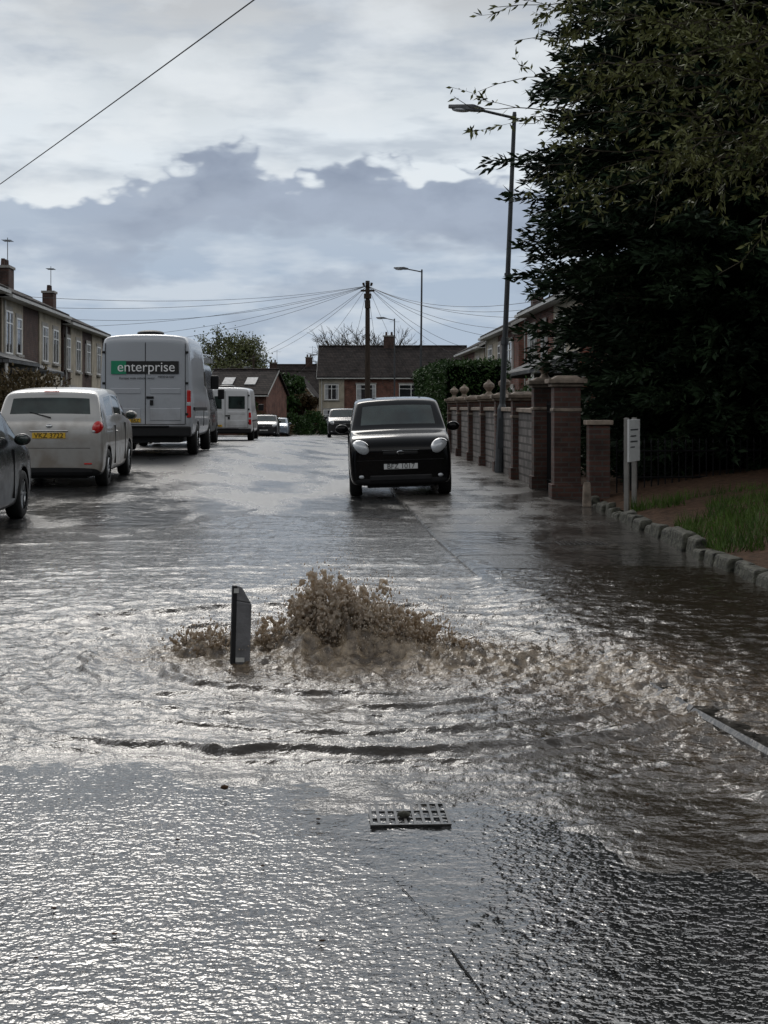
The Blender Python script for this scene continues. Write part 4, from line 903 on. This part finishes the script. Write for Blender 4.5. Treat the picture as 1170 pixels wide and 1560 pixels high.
def leafbox(name,x0,x1,y0,y1,h,n_,mat,rz=0,ls=.07,rough=.12):
    cx,cy=(x0+x1)/2,(y0+y1)/2;z=g(cx,cy);e=empty(name,(cx,cy,z),rz);a_,b_=(x1-x0)/2,(y1-y0)/2
    bb=B();bb.box(-a_*.9,a_*.9,-b_+a_*.1,b_-a_*.1,0,h*.95);bb.obj('shade_core',[m_core],e)
    u_=rng.random((n_,3));wt=np.array([b_*h,b_*h,a_*h*2,a_*h,a_*b_*2]);f=rng.choice(5,n_,p=wt/wt.sum())
    Pp=np.stack([(u_[:,0]*2-1)*a_,(u_[:,1]*2-1)*b_,u_[:,2]*h],-1)
    Pp[f==0,0]=-a_;Pp[f==1,0]=a_;Pp[f==2,1]=-b_;Pp[f==3,1]=b_;Pp[f==4,2]=h
    nrm=np.zeros((n_,3));nrm[f==0,0]=-1;nrm[f==1,0]=1;nrm[f==2,1]=-1;nrm[f==3,1]=1;nrm[f==4,2]=1
    Pp+=rng.normal(0,rough*.5,(n_,3))-nrm*rough*.6+nrm*(rough*1.2*(fbm(Pp[:,0]*2+Pp[:,1],Pp[:,2]*2+Pp[:,1],3,77)-.4))[:,None]
    leaves('foliage',Pp,nrm+rng.normal(0,.8,(n_,3)),ls*rng.uniform(.6,1.5,n_),ls*.3*np.ones(n_),mat,e);return e
leafbox('hedge',1.55,3.5,45,60,2.80,30000,m_hedge,TH,.10)
def bush(name,x,y,R,h,n_,mat,ls=.09,zo=0):
    e=empty(name,(x,y,g(x,y)+zo));v=rng.normal(size=(n_,3));v/=np.linalg.norm(v,axis=1,keepdims=True);v[:,2]=np.abs(v[:,2])
    lump=.75+.5*fbm(v[:,0]*2.5+5,v[:,1]*2.5+v[:,2]*2,3,int(R*10))
    Pp=v*np.array([R,R,h])*(lump*rng.uniform(.55,1.05,n_)**.5)[:,None]
    leaves('foliage',Pp,v+rng.normal(0,.7,(n_,3)),ls*rng.uniform(.6,1.5,n_),ls*.3*np.ones(n_),mat,e)
    b_=B()
    for i in range(14):
        a=random.uniform(0,6.28);b_.cyl((0,0,-.1),(R*.7*math.cos(a),R*.7*math.sin(a),h*random.uniform(.5,.9)),.03,.01,5)
    b_.obj('stems',[m_bark],e);return e
bush('garden_shrub',-9.3,38.5,1.6,1.95,6000,m_bush,.11)
bush('garden_shrub',-8.4,45,1.3,1.5,3000,m_bush,.11)
bush('garden_shrub',-11,36,1.2,1.4,3000,m_hedge,.10)
bush('garden_shrub',3.9,33,.9,1.9,3500,m_hedge,.09)
bush('garden_shrub',3.8,38,.9,2.0,3500,m_hedge,.09)
bush('garden_shrub',4.1,26.2,.9,1.5,3500,m_hedge,.09)
bush('garden_shrub',sx(640,95),95,1.8,2.0,3000,m_bush,.2)
bush('garden_shrub',sx(440,128),128,2,1.8,2500,m_hedge,.25)
bush('garden_shrub',sx(405,118),118,2,1.7,2500,m_bush,.25)
bush('garden_shrub',sx(475,132),132,1.5,1.9,2500,m_hedge,.25)
e=empty('wooden_fence');b=B()
for i in range(60):
    y=34+i*.30;x=-8.35-(y-25)*.042;z=g(x,y)
    b.box(x-.015,x+.015,y-.10,y+.10,z,z+1.15)
b.obj('boards',[m_wood],e)
e=empty('garden_wall');b=B()
for i in range(30):
    y=26+i*2;x=-8.1-(y-25)*.042-.0;z=g(x,y)
    if y<33 or y>53: b.prism([(x-.11,y,z-.2),(x+.11,y,z-.2),(x+.11,y,z+.9),(x-.11,y,z+.9)],[(x-.11-.084,y+1.99,z-.2),(x+.11-.084,y+1.99,z-.2),(x+.11-.084,y+1.99,z+.9),(x-.11-.084,y+1.99,z+.9)])
b.obj('brickwork',[m_brick2],e)
n_=9000;a=rng.uniform(-1.2,1.2,n_);R=rng.uniform(230,300,n_);hh=rng.random(n_)**1.4*(4+5*fbm(a*14,a*0,3,90))
Pp=np.stack([R*np.sin(a),R*np.cos(a),-1.5+hh],-1)
leaves('distant_trees',Pp,rng.normal(size=(n_,3)),rng.uniform(1.2,2.6,n_),rng.uniform(.5,1.0,n_),leafmat('distant_foliage',(.03,.035,.02),(.07,.075,.04),.05))
# ------------------------------------------------------------------ world
W=bpy.data.worlds.new('World');S.world=W;W.use_nodes=True;t=W.node_tree;t.nodes.clear();L=t.links.new
out=N(t,'ShaderNodeOutputWorld');tc=N(t,'ShaderNodeTexCoord');s=N(t,'ShaderNodeSeparateXYZ');L(tc.outputs['Generated'],s.inputs[0])
x_,y_,z_=s.outputs
el=M(t,'MULTIPLY',M(t,'ARCSINE',z_),57.2958)
az=M(t,'MULTIPLY',M(t,'ARCTAN2',x_,y_),57.2958)
def vec(zst,off):
    c=N(t,'ShaderNodeCombineXYZ');L(x_,c.inputs[0]);L(M(t,'ADD',y_,off),c.inputs[1]);L(M(t,'MULTIPLY',z_,zst),c.inputs[2]);return c.outputs[0]
nA=noisetex(t,vec(2.2,3.1),12,5,.54);nB=noisetex(t,vec(3.2,7.7),5,3,.5);nC=noisetex(t,vec(2.0,1.3),30,2,.5);nD=noisetex(t,vec(4.0,11.3),11,4,.55)
bil=M(t,'ABSOLUTE',M(t,'SUBTRACT',nC,.5))
azp=M(t,'DIVIDE',M(t,'ADD',az,20),40)
azr=ramp(t,azp,[(0,.28),(.18,.34),(.215,.50),(.28,.60),(.33,.90),(.37,.92),(.41,.76),(.47,.80),(.57,.66),(.67,.64),(.85,.5),(1,.4)])
topd=M(t,'ADD',6.5,M(t,'MULTIPLY',azr,3.1))
rel=M(t,'ADD',M(t,'SUBTRACT',el,topd),M(t,'ADD',M(t,'MULTIPLY',M(t,'SUBTRACT',nA,.5),4.0),M(t,'MULTIPLY',M(t,'SUBTRACT',bil,.12),3.2)))
above=ramp(t,M(t,'ADD',M(t,'MULTIPLY',rel,.5),.5),[(.39,0),(.63,1)],'EASE')
dep=M(t,'DIVIDE',M(t,'ADD',M(t,'MULTIPLY',rel,-1.0),M(t,'MULTIPLY',M(t,'SUBTRACT',nB,.5),3.6)),6.0)
bankd=M(t,'MULTIPLY',ramp(t,dep,[(0,.80),(.16,1.0),(.32,.85),(.50,.0)]),ramp(t,azp,[(.17,.1),(.26,.9),(.72,1.0),(.9,.5)]))
low=ramp(t,M(t,'DIVIDE',M(t,'ADD',el,M(t,'MULTIPLY',M(t,'SUBTRACT',nB,.5),3)),10),[(0,(.50,.60,.72)),(.22,(.39,.49,.63)),(.5,(.38,.47,.60)),(.8,(.45,.52,.62)),(1,(.48,.54,.62))])
def mixc(f,a,b_):
    m=N(t,'ShaderNodeMix',data_type='RGBA')
    L(f,m.inputs[0])
    if isinstance(a,tuple): m.inputs[6].default_value=(*a,1)
    else: L(a,m.inputs[6])
    if isinstance(b_,tuple): m.inputs[7].default_value=(*b_,1)
    else: L(b_,m.inputs[7])
    return m.outputs[2]
lowv=mixc(ramp(t,nD,[(.46,0),(.62,.85)]),low,(.58,.65,.74))
lowv=mixc(ramp(t,nA,[(.50,0),(.62,.55)]),lowv,(.29,.36,.48))
lowv=mixc(bankd,lowv,mixc(ramp(t,nA,[(.38,0),(.62,1)]),(.235,.285,.385),(.35,.41,.52)))
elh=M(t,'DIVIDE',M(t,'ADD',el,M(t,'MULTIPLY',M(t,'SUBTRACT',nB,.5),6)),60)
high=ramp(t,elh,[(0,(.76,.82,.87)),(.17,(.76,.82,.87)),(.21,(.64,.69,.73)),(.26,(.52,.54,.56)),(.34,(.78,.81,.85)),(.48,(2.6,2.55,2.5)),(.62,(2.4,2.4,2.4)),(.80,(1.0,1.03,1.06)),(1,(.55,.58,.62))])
hv=mixc(ramp(t,nD,[(.46,0),(.64,.7)]),high,(.42,.48,.56))
hv=mixc(M(t,'MULTIPLY',ramp(t,elh,[(.2,1),(.4,0)]),ramp(t,nA,[(.46,0),(.66,.75)])),hv,(.80,.84,.87))
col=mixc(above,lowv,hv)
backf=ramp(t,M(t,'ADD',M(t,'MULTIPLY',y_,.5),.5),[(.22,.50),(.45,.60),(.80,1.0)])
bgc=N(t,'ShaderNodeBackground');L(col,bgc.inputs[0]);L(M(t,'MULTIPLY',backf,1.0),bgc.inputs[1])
sky=N(t,'ShaderNodeTexSky');sky.sky_type='NISHITA';sky.sun_disc=False;sky.sun_elevation=math.radians(38);sky.sun_rotation=math.radians(-12)
bgs=N(t,'ShaderNodeBackground');L(sky.outputs[0],bgs.inputs[0]);bgs.inputs[1].default_value=.08
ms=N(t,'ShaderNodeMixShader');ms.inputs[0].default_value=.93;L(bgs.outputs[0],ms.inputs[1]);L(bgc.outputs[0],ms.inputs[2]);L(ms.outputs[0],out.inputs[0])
sl=bpy.data.lights.new('sun','SUN');sl.energy=.7;sl.angle=math.radians(18);sl.color=(1,.95,.88)
sd=Vector((math.sin(math.radians(-12))*math.cos(math.radians(38)),math.cos(math.radians(-12))*math.cos(math.radians(38)),math.sin(math.radians(38))))
so=link(bpy.data.objects.new('sun',sl));so.rotation_euler=(-sd).to_track_quat('-Z','Y').to_euler()
# ------------------------------------------------------------------ camera
cm=bpy.data.cameras.new('camera');co=link(bpy.data.objects.new('camera',cm));co.location=(0,0,HC);co.rotation_euler=(math.pi/2,0,0)
cm.sensor_fit='VERTICAL';cm.sensor_height=36;cm.lens=36*F/1560;cm.shift_y=-160/1560;cm.clip_end=5000;cm.clip_start=.05
S.camera=co
S.view_settings.view_transform='Standard';S.view_settings.look='None';S.view_settings.exposure=0;S.view_settings.gamma=1
